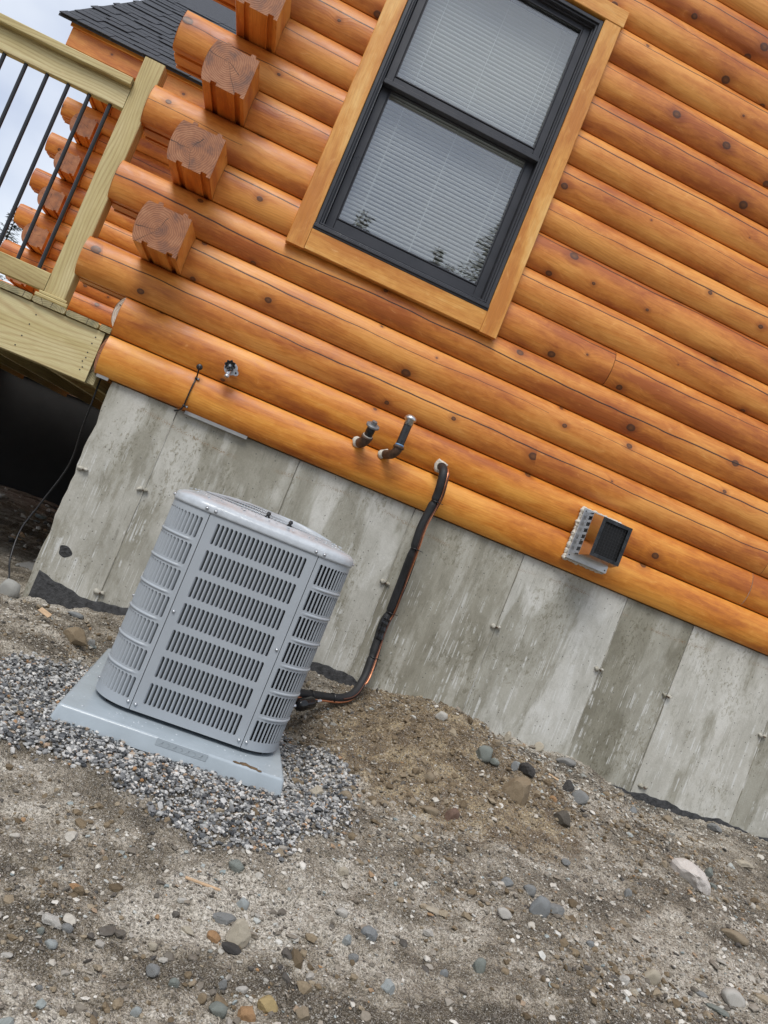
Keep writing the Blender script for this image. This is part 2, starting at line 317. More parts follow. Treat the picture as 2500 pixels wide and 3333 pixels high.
SHING = plain('dark_asphalt_shingle', (0.045, 0.048, 0.056), 0.85, var=0.35, scale=30, bump=0.6, bscale=600, bdist=0.002)
BARK = plain('spruce_bark', (0.09, 0.07, 0.05), 0.9, var=0.4, scale=12)
def needle_mat():
    M = Mat('spruce_needles')
    g = M.n('ShaderNodeNewGeometry'); co = M.n('ShaderNodeTexCoord').outputs['Object']
    c = M.ramp(M.math('ADD', M.math('MULTIPLY', g.outputs['Random Per Island'], 0.5), M.math('MULTIPLY', M.noise(co, 1.5, 3), 0.5)), (0.25, (0.016, 0.028, 0.014)), (0.6, (0.035, 0.058, 0.026)), (0.85, (0.06, 0.085, 0.04)))
    return M.fin(c, 0.7)
NEEDLE = needle_mat()
def glass_mat():
    M = Mat('window_glass'); M.t.nodes.remove(M.b)
    tr = M.n('ShaderNodeBsdfTransparent', {'Color': (0.95, 0.97, 0.965, 1)}); gl = M.n('ShaderNodeBsdfGlossy', {'Color': (1, 1, 1, 1), 'Roughness': 0.012})
    fc = M.math('POWER', M.n('ShaderNodeLayerWeight', {'Blend': 0.5}).outputs['Facing'], 4.0)   # Schlick reflectance of a double pane
    mxs = M.n('ShaderNodeMixShader', {0: M.rng(fc, 0, 1, 0.13, 1.0), 1: tr.outputs[0], 2: gl.outputs[0]})
    M.t.links.new(mxs.outputs[0], M.out.inputs[0]); return M.m
GLASS = glass_mat()

# ------------------------------------------------------------------ mesh helpers
class MB:
    """collects faces with uv, material slot and smoothing, then links them as one mesh object"""
    def __init__(s): s.v = []; s.f = []; s.uv = []; s.mi = []; s.sm = []
    def face(s, pts, uv=None, mi=0, sm=False):
        b = len(s.v); s.v += [tuple(p) for p in pts]; s.f.append(tuple(range(b, b + len(pts))))
        s.uv += list(uv) if uv else [(p[0], p[2]) for p in pts]; s.mi.append(mi); s.sm.append(sm)
    def grid(s, rows, uvs=None, mi=0, sm=True, closed=False):
        b = len(s.v); nr, nc = len(rows), len(rows[0])
        for r in rows: s.v += [tuple(p) for p in r]
        for i in range(nr - 1):
            for j in range(nc if closed else nc - 1):
                j2 = (j + 1) % nc
                q = (b + i * nc + j, b + i * nc + j2, b + (i + 1) * nc + j2, b + (i + 1) * nc + j)
                s.f.append(q); s.mi.append(mi); s.sm.append(sm)
                if uvs:
                    s.uv += [uvs[i][j], uvs[i][j2] if j2 else uvs[i][-1], uvs[i + 1][j2] if j2 else uvs[i + 1][-1], uvs[i + 1][j]]
                else: s.uv += [(s.v[k][0], s.v[k][2]) for k in q]
    def box(s, x0, x1, y0, y1, z0, z1, mi=0, endmi=None, bev=0.0):
        """box with uv running along its longest side; bev chamfers the four long edges"""
        L = [x1 - x0, y1 - y0, z1 - z0]; ax = L.index(max(L)); o = [(ax + 1) % 3, (ax + 2) % 3]
        lo, hi = (x0, y0, z0), (x1, y1, z1)
        a0, a1, b0, b1 = lo[o[0]], hi[o[0]], lo[o[1]], hi[o[1]]
        c = min(bev, 0.45 * (a1 - a0), 0.45 * (b1 - b0))
        prof = [(a0 + c, b0), (a1 - c, b0), (a1, b0 + c), (a1, b1 - c), (a1 - c, b1), (a0 + c, b1), (a0, b1 - c), (a0, b0 + c)] if c > 0 else [(a0, b0), (a1, b0), (a1, b1), (a0, b1)]
        def P(t, ab):
            p = [0, 0, 0]; p[ax] = t; p[o[0]] = ab[0]; p[o[1]] = ab[1]; return tuple(p)
        n = len(prof); acc = 0.0
        for i in range(n):
            p, q = prof[i], prof[(i + 1) % n]; w = math.hypot(p[0] - q[0], p[1] - q[1])
            s.face([P(lo[ax], p), P(lo[ax], q), P(hi[ax], q), P(hi[ax], p)], [(lo[ax], acc), (lo[ax], acc + w), (hi[ax], acc + w), (hi[ax], acc)], mi)
            acc += w
        em = mi if endmi is None else endmi
        for t, pr in ((lo[ax], prof[::-1]), (hi[ax], prof)):
            s.face([P(t, p) for p in pr], [(p[0] - a1, p[1] - b0) for p in pr], em)
    def cyl(s, p0, p1, r0, r1=None, n=20, mi=0, cap=True, sm=True):
        r1 = r0 if r1 is None else r1
        p0, p1 = Vector(p0), Vector(p1); d = (p1 - p0).normalized(); a = d.orthogonal().normalized(); b = d.cross(a)
        ring = lambda p, r: [p + (a * math.cos(2 * math.pi * k / n) + b * math.sin(2 * math.pi * k / n)) * r for k in range(n)]
        R0, R1 = ring(p0, r0), ring(p1, r1); s.grid([R0, R1], mi=mi, sm=sm, closed=True)
        if cap: s.face(R0[::-1], mi=mi); s.face(R1, mi=mi)
    def tube(s, pts, r, n=12, mi=0, cap=True):
        """smooth tube through pts; r is a number or one radius per point"""
        pts = [Vector(p) for p in pts]; rr = r if hasattr(r, '__len__') else [r] * len(pts)
        rows = []; a = None
        for i, p in enumerate(pts):
            d = (pts[min(i + 1, len(pts) - 1)] - pts[max(i - 1, 0)]).normalized()
            a = d.orthogonal().normalized() if a is None else (a - d * a.dot(d)).normalized()
            b = d.cross(a)
            rows.append([p + (a * math.cos(2 * math.pi * k / n) + b * math.sin(2 * math.pi * k / n)) * rr[i] for k in range(n)])
        s.grid(rows, mi=mi, closed=True)
        if cap: s.face(rows[0][::-1], mi=mi); s.face(rows[-1], mi=mi)
    def lathe(s, c, axis, prof, n=24, mi=0):
        """prof: (distance along axis, radius)"""
        c, d = Vector(c), Vector(axis).normalized(); a = d.orthogonal().normalized(); b = d.cross(a)
        s.grid([[c + d * t + (a * math.cos(2 * math.pi * k / n) + b * math.sin(2 * math.pi * k / n)) * r for k in range(n)] for t, r in prof], mi=mi, closed=True)
    def mesh(s, name, mats):
        me = bpy.data.meshes.new(name); me.from_pydata(s.v, [], s.f)
        for m in (mats if isinstance(mats, (list, tuple)) else [mats]): me.materials.append(m)
        me.polygons.foreach_set('material_index', s.mi); me.polygons.foreach_set('use_smooth', s.sm)
        ul = me.uv_layers.new(name='UVMap'); ul.data.foreach_set('uv', np.array(s.uv, dtype=np.float32).ravel())
        me.update(); return me
def add(name, me, parent=None, mats=None, loc=(0, 0, 0), rot=None, color=None, label=None):
    if isinstance(me, MB): me = me.mesh(name, mats)
    o = bpy.data.objects.new(name, me); COL.objects.link(o); o.location = loc
    if rot is not None: o.rotation_euler = rot
    if parent is not None:
        o.parent = parent; o.matrix_parent_inverse = Matrix.Translation(-parent.location)
    if color: o.color = (*color, 1)
    if label: o['label'] = label
    return o
def thing(name, label, cat, loc=(0, 0, 0), group=None):
    o = bpy.data.objects.new(name, None); COL.objects.link(o); o.location = loc; o.empty_display_size = 0.1
    return tag(o, label, cat, group)
def tag(o, label, cat, group=None):
    o['label'] = label; o['category'] = cat
    if group: o['group'] = group
    return o
def curve_pts(pts, n=8):
    P = [Vector(p) for p in pts]; P = [P[0] * 2 - P[1]] + P + [P[-1] * 2 - P[-2]]; out = []
    for i in range(1, len(P) - 2):
        for k in range(n):
            t = k / n; a, b, c, d = P[i - 1], P[i], P[i + 1], P[i + 2]
            out.append(0.5 * ((2 * b) + (c - a) * t + (2 * a - 5 * b + 4 * c - d) * t * t + (3 * b - a - 3 * c + d) * t ** 3))
    out.append(P[-2]); return out
_H = RNG.random((512, 512))
def vnoise(x, y):
    xi, yi = np.floor(x).astype(int), np.floor(y).astype(int); fx, fy = x - xi, y - yi
    fx = fx * fx * (3 - 2 * fx); fy = fy * fy * (3 - 2 * fy); h = lambda a, b: _H[a % 512, b % 512]
    return (h(xi, yi) * (1 - fx) + h(xi + 1, yi) * fx) * (1 - fy) + (h(xi, yi + 1) * (1 - fx) + h(xi + 1, yi + 1) * fx) * fy
def fbm(x, y, o=4, g=0.5):
    s = 0.0; a = 1.0
    for k in range(o): s = s + a * (vnoise(x * 2 ** k + 17.3 * k, y * 2 ** k + 5.1 * k) - 0.5); a *= g
    return s

# ------------------------------------------------------------------ ground
WX = [-6, -.6, -.315, -.265, 0, .15, 1.09, 1.27, 1.37, 1.65, 1.9, 2.19, 2.45, 2.95, 3.24, 3.5, 3.73, 9]
WZ = [-1.06, -1.06, -1.06, -1.04, -.994, -.975, -.916, -.925, -.90, -.84, -.865, -.89, -.87, -.94, -.948, -.925, -.937, -.95]
def ground_base(x, y):
    yy = np.clip(y, -6, 0)
    z = np.interp(x, WX, WZ) * 1.0 + 0.125 * yy
    near = np.exp(-np.clip(-y, 0, 9) / 0.35)
    z = z + (1 - near) * 0.0
    z = z + 0.056 * np.exp(-((x - 1.72) / .36) ** 2 - ((y + .36) / .28) ** 2) * (y < 0.02)
    z = z - 0.040 * np.exp(-((x - 1.16) / .12) ** 2 - ((y + .45) / .35) ** 2)
    return z
def ground_z(x, y):
    x = np.asarray(x, float); y = np.asarray(y, float)
    z = ground_base(x, y)
    pad = np.clip(np.maximum(np.abs(x - .53) - .40, np.abs(y + .72) - .50) / 0.12, 0, 1)
    amp = 0.35 + 0.65 * pad
    z = z + amp * (0.040 * fbm(x * 1.7, y * 1.7, 3) + 0.022 * fbm(x * 6 + 9, y * 6, 3) + 0.010 * fbm(x * 22, y * 22 + 4, 3, 0.6))
    m = np.exp(-((x - 1.7) / .6) ** 2 - ((y + .5) / .5) ** 2)
    z = z + m * (0.034 * fbm(x * 12 + 3, y * 12, 4, 0.68) + 0.016 * np.abs(fbm(x * 26, y * 26 + 7, 3, 0.6)))
    z = z + 0.0085 * fbm(x * 40, y * 40, 4, 0.75)
    # levelled bed round the pad
    d = np.hypot(np.clip(np.abs(x - .53) - .39, 0, None), np.clip(np.abs(y + .71) - .45, 0, None))
    w = np.clip(1 - d / .26, 0, 1); w = w * w * (3 - 2 * w); w = w * np.clip((-.02 - y) / .22, 0, 1)
    return z * (1 - w) + w * (-1.126 + .012 * fbm(x * 9, y * 9, 3))
def axis(fine0, fine1, step, lo, hi):
    a = list(np.arange(fine0, fine1, step)); s = step; v = fine0; L = []
    while v > lo: s *= 1.18; v -= s; L.append(v)
    s = step; v = a[-1]; Rr = []
    while v < hi: s *= 1.18; v += s; Rr.append(v)
    return np.array(L[::-1] + a + Rr)
gx = axis(-1.0, 4.4, 0.0072, -420, 420); gy = axis(-2.5, 0.05, 0.0072, -420, 420)
X, Y = np.meshgrid(gx, gy); Z = ground_z(X, Y)
far = np.clip((np.hypot(X, Y) - 8) / 20, 0, 1); Z = Z * (1 - far) + far * (-1.7)
Z = Z + np.where((X > -6) & (X < 6) & (Y < 0.2) & (Y > -3), 0.004 * fbm(X * 75, Y * 75, 2), 0)
nx, ny = len(gx), len(gy)
me = bpy.data.meshes.new('ground')
idx = np.arange(nx * ny).reshape(ny, nx)
q = np.stack([idx[:-1, :-1], idx[:-1, 1:], idx[1:, 1:], idx[1:, :-1]], -1).reshape(-1, 4)
me.vertices.add(nx * ny); me.vertices.foreach_set('co', np.stack([X, Y, Z], -1).ravel().astype(np.float32))
me.loops.add(q.size); me.loops.foreach_set('vertex_index', q.ravel().astype(np.int32))
me.polygons.add(len(q)); me.polygons.foreach_set('loop_start', np.arange(0, q.size, 4, dtype=np.int32))
me.update(calc_edges=True); me.polygons.foreach_set('use_smooth', np.ones(len(q), dtype=bool)); me.materials.append(SOIL)
gr = add('ground', me); gr['kind'] = 'structure'

# ------------------------------------------------------------------ stones
def ico(sub, seed, cuts, flat=0.8, dr=(0.45, 0.8)):
    bm = bmesh.new(); bmesh.ops.create_icosphere(bm, subdivisions=sub, radius=1.0)
    V = np.array([v.co[:] for v in bm.verts]); F = np.array([[v.index for v in f.verts] for f in bm.faces]); bm.free()
    r = np.random.default_rng(seed)
    for _ in range(cuts):
        n = r.normal(size=3); n /= np.linalg.norm(n); d = r.uniform(*dr)
        t = V @ n - d; V = V - np.outer(np.clip(t, 0, None), n)
    V = V * (1 + 0.06 * r.normal(size=(len(V), 1))) if sub < 3 else V
    V /= np.abs(V).max(0); V[:, 2] *= flat
    return V, F
def scatter(name, pos, size, mat, shapes, flat=(0.5, 1.0), seed=3):
    r = np.random.default_rng(seed); N = len(pos); VV = []; FF = []; off = 0
    pick = r.integers(0, len(shapes), N)
    for k, (V, F) in enumerate(shapes):
        ii = np.where(pick == k)[0]; n = len(ii)
        if not n: continue
        sc = size[ii, None] * np.stack([r.uniform(.75, 1.25, n), r.uniform(.7, 1.0, n), r.uniform(*flat, n)], 1)
        P = V[None] * sc[:, None, :]
        a = r.uniform(0, 6.283, n); t = r.normal(0, 0.5, n)
        ct, st = np.cos(t)[:, None], np.sin(t)[:, None]
        y = P[..., 1] * ct - P[..., 2] * st; z = P[..., 1] * st + P[..., 2] * ct; x = P[..., 0]
        ca, sa = np.cos(a)[:, None], np.sin(a)[:, None]
        P = np.stack([x * ca - y * sa, x * sa + y * ca, z], -1) + pos[ii][:, None, :]
        VV.append(P.reshape(-1, 3)); FF.append((F[None] + (np.arange(n) * len(V))[:, None, None] + off).reshape(-1, 3)); off += n * len(V)
    V = np.concatenate(VV).astype(np.float32); F = np.concatenate(FF).astype(np.int32)
    me = bpy.data.meshes.new(name); me.vertices.add(len(V)); me.vertices.foreach_set('co', V.ravel())
    me.loops.add(F.size); me.loops.foreach_set('vertex_index', F.ravel()); me.polygons.add(len(F))
    me.polygons.foreach_set('loop_start', np.arange(0, F.size, 3, dtype=np.int32)); me.update(calc_edges=True)
    me.materials.append(mat); me.polygons.foreach_set('use_smooth', np.zeros(len(F), dtype=bool))
    return add(name, me)
SH0 = [ico(1, s, 7) for s in range(6)]
SH1 = [ico(2, 20 + s, 6) for s in range(6)]
def inpoly(x, y, poly):
    c = np.zeros(len(x), bool); n = len(poly)
    for i in range(n):
        (x1, y1), (x2, y2) = poly[i], poly[(i + 1) % n]
        c ^= ((y1 > y) != (y2 > y)) & (x < (x2 - x1) * (y - y1) / (y2 - y1 + 1e-12) + x1)
    return c
BED = [(-.36, -.98), (-.12, -.84), (.03, -.62), (.12, -.46), (.30, -.30), (.9, -.26), (.95, -.46), (1.02, -.62), (1.12, -.92), (1.15, -1.15), (1.05, -1.42),
       (.90, -1.60), (.70, -1.58), (.52, -1.52), (.35, -1.46), (.2, -1.43), (.06, -1.43), (-.12, -1.45), (-.3, -1.38)]
r = np.random.default_rng(5)
N = 42000; px = r.uniform(-.45, 1.3, N); py = r.uniform(-1.75, -.2, N)
jx = px + 0.10 * fbm(px * 5, py * 5, 3) + r.normal(0, .022, N); jy = py + 0.10 * fbm(px * 5 + 40, py * 5, 3) + r.normal(0, .022, N)
ok = inpoly(jx, jy, BED) & ~((px > .165) & (px < .895) & (py > -1.13) & (py < -.30))
px, py = px[ok][:17000], py[ok][:17000]; sz = np.clip(r.lognormal(math.log(0.0058), 0.33, len(px)), .0025, .0125)
pz = ground_z(px, py) + r.uniform(-.002, .012, len(px))
gv = scatter('gravel', np.stack([px, py, pz], 1), sz, GRAV, SH0, seed=8)
gv['kind'] = 'stuff'; gv['label'] = 'bed of crushed grey and white gravel around the condenser pad'; gv['category'] = 'gravel'
# loose pebbles over the yard: thicker in patches
N = 110000; px = r.uniform(-.9, 4.4, N); py = -2.6 * r.random(N) ** 0.9
den = 0.62 + 1.6 * fbm(px * 2.1 + 3, py * 2.1, 3) + 0.15 * (py < -1.2)
soft = np.exp(-((px - 1.55) / .45) ** 2 - ((py + .62) / .40) ** 2); den = den - 0.55 * soft
den = den + 0.45 * np.exp(-((px - 2.2) / .35) ** 2 - ((py + .3) / .3) ** 2)
ok = (r.random(N) < den) & ~((px > .14) & (px < .92) & (py > -1.16) & (py < -.28)) & ~((px < -.2) & (py > -.05))
px, py = px[ok][:62000], py[ok][:62000]; sz = np.clip(r.lognormal(math.log(0.0029), 0.58, len(px)), .0014, .014)
pz = ground_z(px, py) + sz * 0.25
pb = scatter('pebbles', np.stack([px, py, pz], 1), sz, PEB, SH0, flat=(.45, .8), seed=9)
pb['kind'] = 'stuff'; pb['label'] = 'small mixed pebbles strewn over the sandy soil'; pb['category'] = 'pebbles'
N = 1700; px = np.concatenate([r.normal(2.15, .32, 450), r.uniform(-.3, 4.2, 1250)]); py = np.concatenate([-np.abs(r.normal(.28, .22, 450)), -2.4 * r.random(1250)])
ok = ~((px > .10) & (px < .96) & (py > -1.2) & (py < -.22)) & (np.hypot((px - 1.5) / .4, (py + .6) / .35) > 1) & ~inpoly(px, py, BED); px, py = px[ok], py[ok]
sz = np.clip(r.lognormal(math.log(0.0085), 0.38, len(px)), .005, .020)
pb = scatter('pebbles', np.stack([px, py, ground_z(px, py) + sz * .15], 1), sz, PEB, SH1, flat=(.45, .75), seed=29)
pb['kind'] = 'stuff'; pb['label'] = 'coarser pebbles half sunk in the soil'; pb['category'] = 'pebbles'
N = 40000; px = r.uniform(-.9, 4.4, N); py = -2.5 * r.random(N)
soft = np.exp(-((px - 1.6) / .55) ** 2 - ((py + .6) / .5) ** 2); den = .25 + .9 * soft + 1.0 * fbm(px * 3, py * 3 + 9, 3)
ok = (r.random(N) < den) & ~((px > .13) & (px < .93) & (py > -1.17) & (py < -.26)) & ~((px < -.2) & (py > -.05))
px, py = px[ok][:20000], py[ok][:20000]; sz = np.clip(r.lognormal(math.log(0.0042), 0.65, len(px)), .0018, .022)
cb = scatter('soil_crumbs', np.stack([px, py, ground_z(px, py) + sz * .2], 1), sz, CRUMB, SH0, flat=(.5, .9), seed=19)
cb['kind'] = 'stuff'; cb['label'] = 'crumbly clods of brown earth over the yard'; cb['category'] = 'soil'
N = 1500; px = r.uniform(-3.2, -.35, N); py = r.uniform(-.4, 4.0, N); sz = np.clip(r.lognormal(math.log(0.014), 0.6, N), .005, .06)
pb = scatter('pebbles', np.stack([px, py, ground_z(px, py) + sz * .2], 1), sz, PEB, SH0, flat=(.4, .7), seed=10)
pb['kind'] = 'stuff'; pb['label'] = 'loose stones on the shaded soil under the deck'; pb['category'] = 'pebbles'
RC = {'W': (.62, .60, .55), 'G': (.24, .27, .245), 'B': (.27, .29, .30), 'K': (.025, .025, .027), 'C': (.55, .49, .38), 'T': (.34, .27, .18), 'F': (.30, .30, .29), 'N': (.30, .225, .135),
      'S': (.26, .27, .27), 'O': (.48, .27, .12), 'D': (.085, .072, .055), 'R': (.20, .115, .08), 'P': (.80, .75, .70), 'Y': (.50, .37, .16), 'A': (.42, .46, .46), 'V': (.46, .46, .43)}
ROCKS = [
(1.593,-0.391,0.046,0.036,'W','white knobbly rock with rust stains on top of the brown soil mound'),
(1.753,-0.607,0.058,0.058,'G','round grey green stone on the slope of the soil mound'),
(1.802,-0.616,0.039,0.024,'G','small greenish stone touching the round grey green stone'),
(1.914,-0.582,0.029,0.044,'B','upright pale blue stone next to the charred black lump'),
(1.972,-0.578,0.059,0.049,'K','charred black lump above the big brown boulder on the mound slope'),
(2.071,-0.053,0.040,0.048,'C','cream knobbly stone near the crest of the mound by the concrete'),
(1.859,-0.442,0.029,0.029,'T','tan round pebble above the round grey green stone'),
(2.256,-0.032,0.042,0.051,'C','pale cream egg shaped stone leaning at the mound edge near the concrete wall'),
(2.134,-0.100,0.048,0.025,'T','flat tan stone between two cream stones near the mound edge'),
(2.379,-0.108,0.086,0.044,'F','flat grey broken concrete chip resting against the foundation'),
(1.843,-0.834,0.095,0.113,'N','largest brown boulder on the slope of the soil mound'),
(2.241,-0.466,0.045,0.054,'K','coal black stone beside the largest brown boulder'),
(2.264,-0.549,0.063,0.057,'S','dark grey wedge stone below the coal black stone'),
(2.072,-0.685,0.027,0.027,'O','small orange stone beside the largest brown boulder'),
(2.049,-0.844,0.071,0.053,'D','dark brown blocky rock below the largest brown boulder'),
(1.443,-1.082,0.058,0.034,'T','tan blocky rock beside the reddish brown one at the mound foot'),
(1.519,-1.089,0.044,0.050,'R','reddish brown blocky rock at the foot of the soil mound'),
(1.380,-1.057,0.029,0.021,'T','small tan stone beside the tan blocky rock at the mound foot'),
(1.486,-0.823,0.037,0.034,'T','round tan stone half buried in the middle of the soil mound'),
(1.755,-1.195,0.025,0.022,'T','round tan pebble on the soft soil below the mound'),
(1.998,-1.057,0.017,0.024,'T','small upright tan pebble at the edge of the soft soil patch'),
(1.958,-1.138,0.029,0.020,'S','small grey pebble at the lower edge of the soft soil patch'),
(2.611,-0.923,0.139,0.084,'P','large white pinkish rock lying alone in the yard'),
(2.795,-0.779,0.037,0.041,'G','green pebble touching the large white rock'),
(2.755,-0.873,0.041,0.024,'G','flat green grey stone just below the large white rock'),
(3.224,-0.441,0.089,0.037,'C','long pale flake of stone below the tar line, away from the large white rock'),
(1.671,-1.487,0.035,0.028,'S','pale grey stone above the blue grey wedge in the foreground'),
(1.674,-1.568,0.051,0.054,'B','blue grey wedge shaped stone in the middle of the yard'),
(1.748,-1.522,0.064,0.033,'S','long slate sliver beside the blue grey wedge'),
(1.618,-1.444,0.033,0.020,'B','flat blue stone uphill of the blue grey wedge'),
(1.547,-1.626,0.038,0.025,'W','bluish white chip downhill of the blue grey wedge'),
(1.333,-1.663,0.042,0.015,'C','flat beige stone downhill of the soft soil patch'),
(1.297,-1.760,0.036,0.020,'W','white lumpy stone under the flat beige one'),
(1.414,-1.853,0.027,0.035,'G','pale green angular stone at the bottom centre of the yard'),
(1.322,-1.874,0.018,0.020,'B','small blue stone beside the pale green angular stone'),
(1.145,-2.008,0.027,0.024,'A','pale blue slab at the lower edge of the yard'),
(2.046,-1.631,0.045,0.039,'C','cream elongated rock with an ochre side low in the yard'),
(1.908,-1.717,0.027,0.022,'W','white chip beside the cream elongated rock'),
(1.912,-1.763,0.023,0.015,'C','small cream stone under the white chip'),
(2.323,-1.635,0.063,0.045,'W','white cream angular rock low in the yard near the flat green slab'),
(2.244,-1.684,0.055,0.021,'G','flat green slab below the white cream angular rock'),
(2.226,-1.622,0.041,0.018,'S','pale narrow stone beside the white cream angular rock'),
(1.841,-1.608,0.021,0.016,'B','small pale blue pebble alone in the open sand'),
(2.187,-1.194,0.023,0.028,'S','small grey pebble in the pale sand of the yard'),
(2.073,-1.394,0.039,0.016,'T','flat tan stone in the pale sand of the yard, longer than it is wide'),
(2.600,-1.250,0.082,0.041,'T','broad flat tan stone half buried in pale sand'),
(2.949,0.103,0.045,0.042,'D','dark stone at the corner where the soil meets the concrete'),
(2.601,-0.433,0.032,0.030,'B','dark blue pebble in the gravelly soil by the tar line'),
(2.755,0.177,0.050,0.022,'S','thin slate chip lying against the foundation'),
(3.295,-0.089,0.060,0.038,'S','pale grey stone close to the foundation and the tar line'),
(2.920,-0.235,0.057,0.036,'T','tan stone beside the black tar line'),
(0.778,-1.689,0.037,0.026,'G','pale grey oval stone in the sandy ground below the gravel bed'),
(1.074,-1.592,0.027,0.025,'C','cream stone alone in the sand beside the pale oval stone'),
(0.890,-1.590,0.030,0.020,'T','tan orange flat stone just below the gravel bed tip'),
(0.804,-1.821,0.026,0.027,'A','pale blue grey stone above the large cream flake'),
(0.767,-1.881,0.051,0.024,'S','thin grey slab overlapping the large cream flake'),
(0.800,-1.939,0.047,0.057,'C','large cream flake of rock low in the yard'),
(0.790,-1.972,0.044,0.018,'K','dark flat stone under the large cream flake'),
(0.746,-1.944,0.027,0.021,'O','tan orange stone left of the large cream flake'),
(0.686,-1.946,0.031,0.018,'C','cream angular stone near the large cream flake'),
(0.621,-2.017,0.018,0.014,'C','small cream stone low in the yard'),
(0.409,-2.040,0.041,0.023,'W','grey white rough rock low in the yard'),
(0.443,-2.041,0.022,0.019,'S','round grey pebble beside the grey white rough rock'),
(0.425,-2.085,0.024,0.015,'A','pale rounded stone below the grey white rough rock'),
(0.397,-2.068,0.013,0.013,'G','small grey green pebble near the round grey pebble'),
(0.429,-1.897,0.029,0.011,'O','flat orange tan stone among small pebbles in the yard'),
(0.633,-2.090,0.025,0.023,'S','slate coloured oval stone low in the yard'),
(0.678,-2.116,0.017,0.019,'G','green grey blocky pebble beside the slate coloured oval stone'),
(0.872,-2.116,0.045,0.027,'Y','yellow ochre lump at the bottom edge of the yard'),
(0.775,-2.149,0.032,0.023,'G','smooth green grey stone beside the yellow ochre lump'),
(0.831,-2.147,0.033,0.026,'O','rusty orange and grey stone under the yellow ochre lump'),
(0.948,-2.119,0.028,0.021,'T','tan stone beside the yellow ochre lump'),
(0.619,-2.197,0.017,0.016,'A','pale grey rounded stone at the lower edge of the yard'),
(0.821,-2.076,0.024,0.014,'W','white irregular chip above the yellow ochre lump'),
(0.778,-2.083,0.016,0.021,'S','upright grey flat stone above the smooth green grey stone'),
(0.741,-2.129,0.017,0.019,'N','brown grey square stone near the smooth green grey stone'),
(1.122,-1.834,0.034,0.034,'B','blue grey pointed stone with a pale blue pebble beside it'),
(1.058,-1.882,0.022,0.026,'A','pale blue pebble beside the blue grey pointed stone'),
(1.055,-1.783,0.027,0.017,'W','white stone uphill of the blue grey pointed stone'),
(0.662,-1.861,0.025,0.014,'W','white flat pebble beside the wooden splinter'),
(1.035,-1.116,0.043,0.034,'C','tan cream stone inside the tip of the gravel bed'),
(1.121,-1.143,0.039,0.031,'T','tan rounded stone at the outer edge of the gravel bed'),
(1.076,-1.923,0.022,0.018,'S','grey stone below the pale blue pebble low in the yard'),
(0.437,-2.187,0.011,0.012,'S','small grey pebble downhill of the pale rounded stone'),
(0.360,-2.140,0.020,0.009,'W','white pebble uphill of the small grey pebble'),
(-0.367,-0.006,0.082,0.077,'V','white banded boulder on the soil below the deck'),
(0.013,-0.333,0.099,0.070,'N','brown grey cobble beside the gravel under the wood chip'),
(-0.041,-0.129,0.062,0.027,'B','bluish flat stone at the foot of the tar band'),
(0.075,-0.219,0.032,0.032,'S','small slate disc beside the brown grey cobble'),
]
rshapes = []
for s in range(9):
    V, F = ico(3, 60 + s, 12 + (s % 3) * 5, 1.0, (.62, .90))
    rr = np.random.default_rng(s); ph = rr.uniform(0, 6, 9)
    V = V * (1 + .05 * np.sin(3 * V[:, [0]] + ph[0]) * np.sin(4 * V[:, [1]] + ph[1]) + .03 * np.sin(9 * V[:, [2]] + ph[2]) * np.sin(8 * V[:, [0]] + ph[3]) + 0.016 * rr.normal(size=(len(V), 1)))
    m = bpy.data.meshes.new('stone'); m.from_pydata(V.tolist(), [], F.tolist()); m.materials.append(ROCK)
    m.polygons.foreach_set('use_smooth', np.full(len(F), s % 3 == 0)); rshapes.append(m)
for i, (x, y, w, h, c, lab) in enumerate(ROCKS):
    big = max(w, h); sliver = w / h > 1.7
    nm = 'boulder' if big > .085 and c in 'NPV' else ('pebble' if big < .034 else 'stone')
    k = (i * 5) % 9
    if c in 'V' or 'egg' in lab or 'round' in lab: k = (k // 3) * 3
    dy = w * (.55 if sliver else .8); hz = max(h * .95, .3 * w) if not sliver else h * .7
    rock = add(nm, rshapes[k], None, loc=(x, y, float(ground_z(x, y)) + hz * 0.26), rot=(random.uniform(-.2, .2), random.uniform(-.15, .25), random.uniform(-.35, .35)), color=RC[c])
    rock.scale = (w * .64, dy * .6, hz * .66)
    tag(rock, lab, nm, 'loose stones on the ground')
slab = add('stone_slab', rshapes[4], None, loc=(-.47, .62, -1.04), rot=(.1, -.35, .5), color=RC['F']); slab.scale = (.11, .07, .018); tag(slab, 'flat grey slab leaning in the shade behind the white banded boulder', 'stone')
# wood chip, splinter, flake
m = MB(); m.box(-.026, .026, -.013, .013, -.002, .002, bev=.001)
o = add('wood_chip', m, None, CHIP, loc=(-.13, -.335, float(ground_z(-.13, -.335)) + .042), rot=(.5, .25, -.2)); tag(o, 'reddish square wood chip lying on the brown grey cobble', 'wood chip')
m = MB(); m.box(-.045, .045, -.0035, .0035, -.0025, .0025, bev=.001)
o = add('wood_splinter', m, None, CHIP, loc=(.70, -1.79, float(ground_z(.70, -1.79)) + .006), rot=(0, .03, -.05)); tag(o, 'thin pale wooden splinter lying on the sandy soil', 'splinter')
m = MB(); m.box(-.025, .025, -.007, .007, -.002, .002, bev=.001)
o = add('wood_chip', m, None, CHIP, loc=(2.18, -.42, float(ground_z(2.18, -.42)) + .008), rot=(.2, .1, -.6)); tag(o, 'orange and white wood chip between the small orange stone and the coal black stone', 'wood chip')

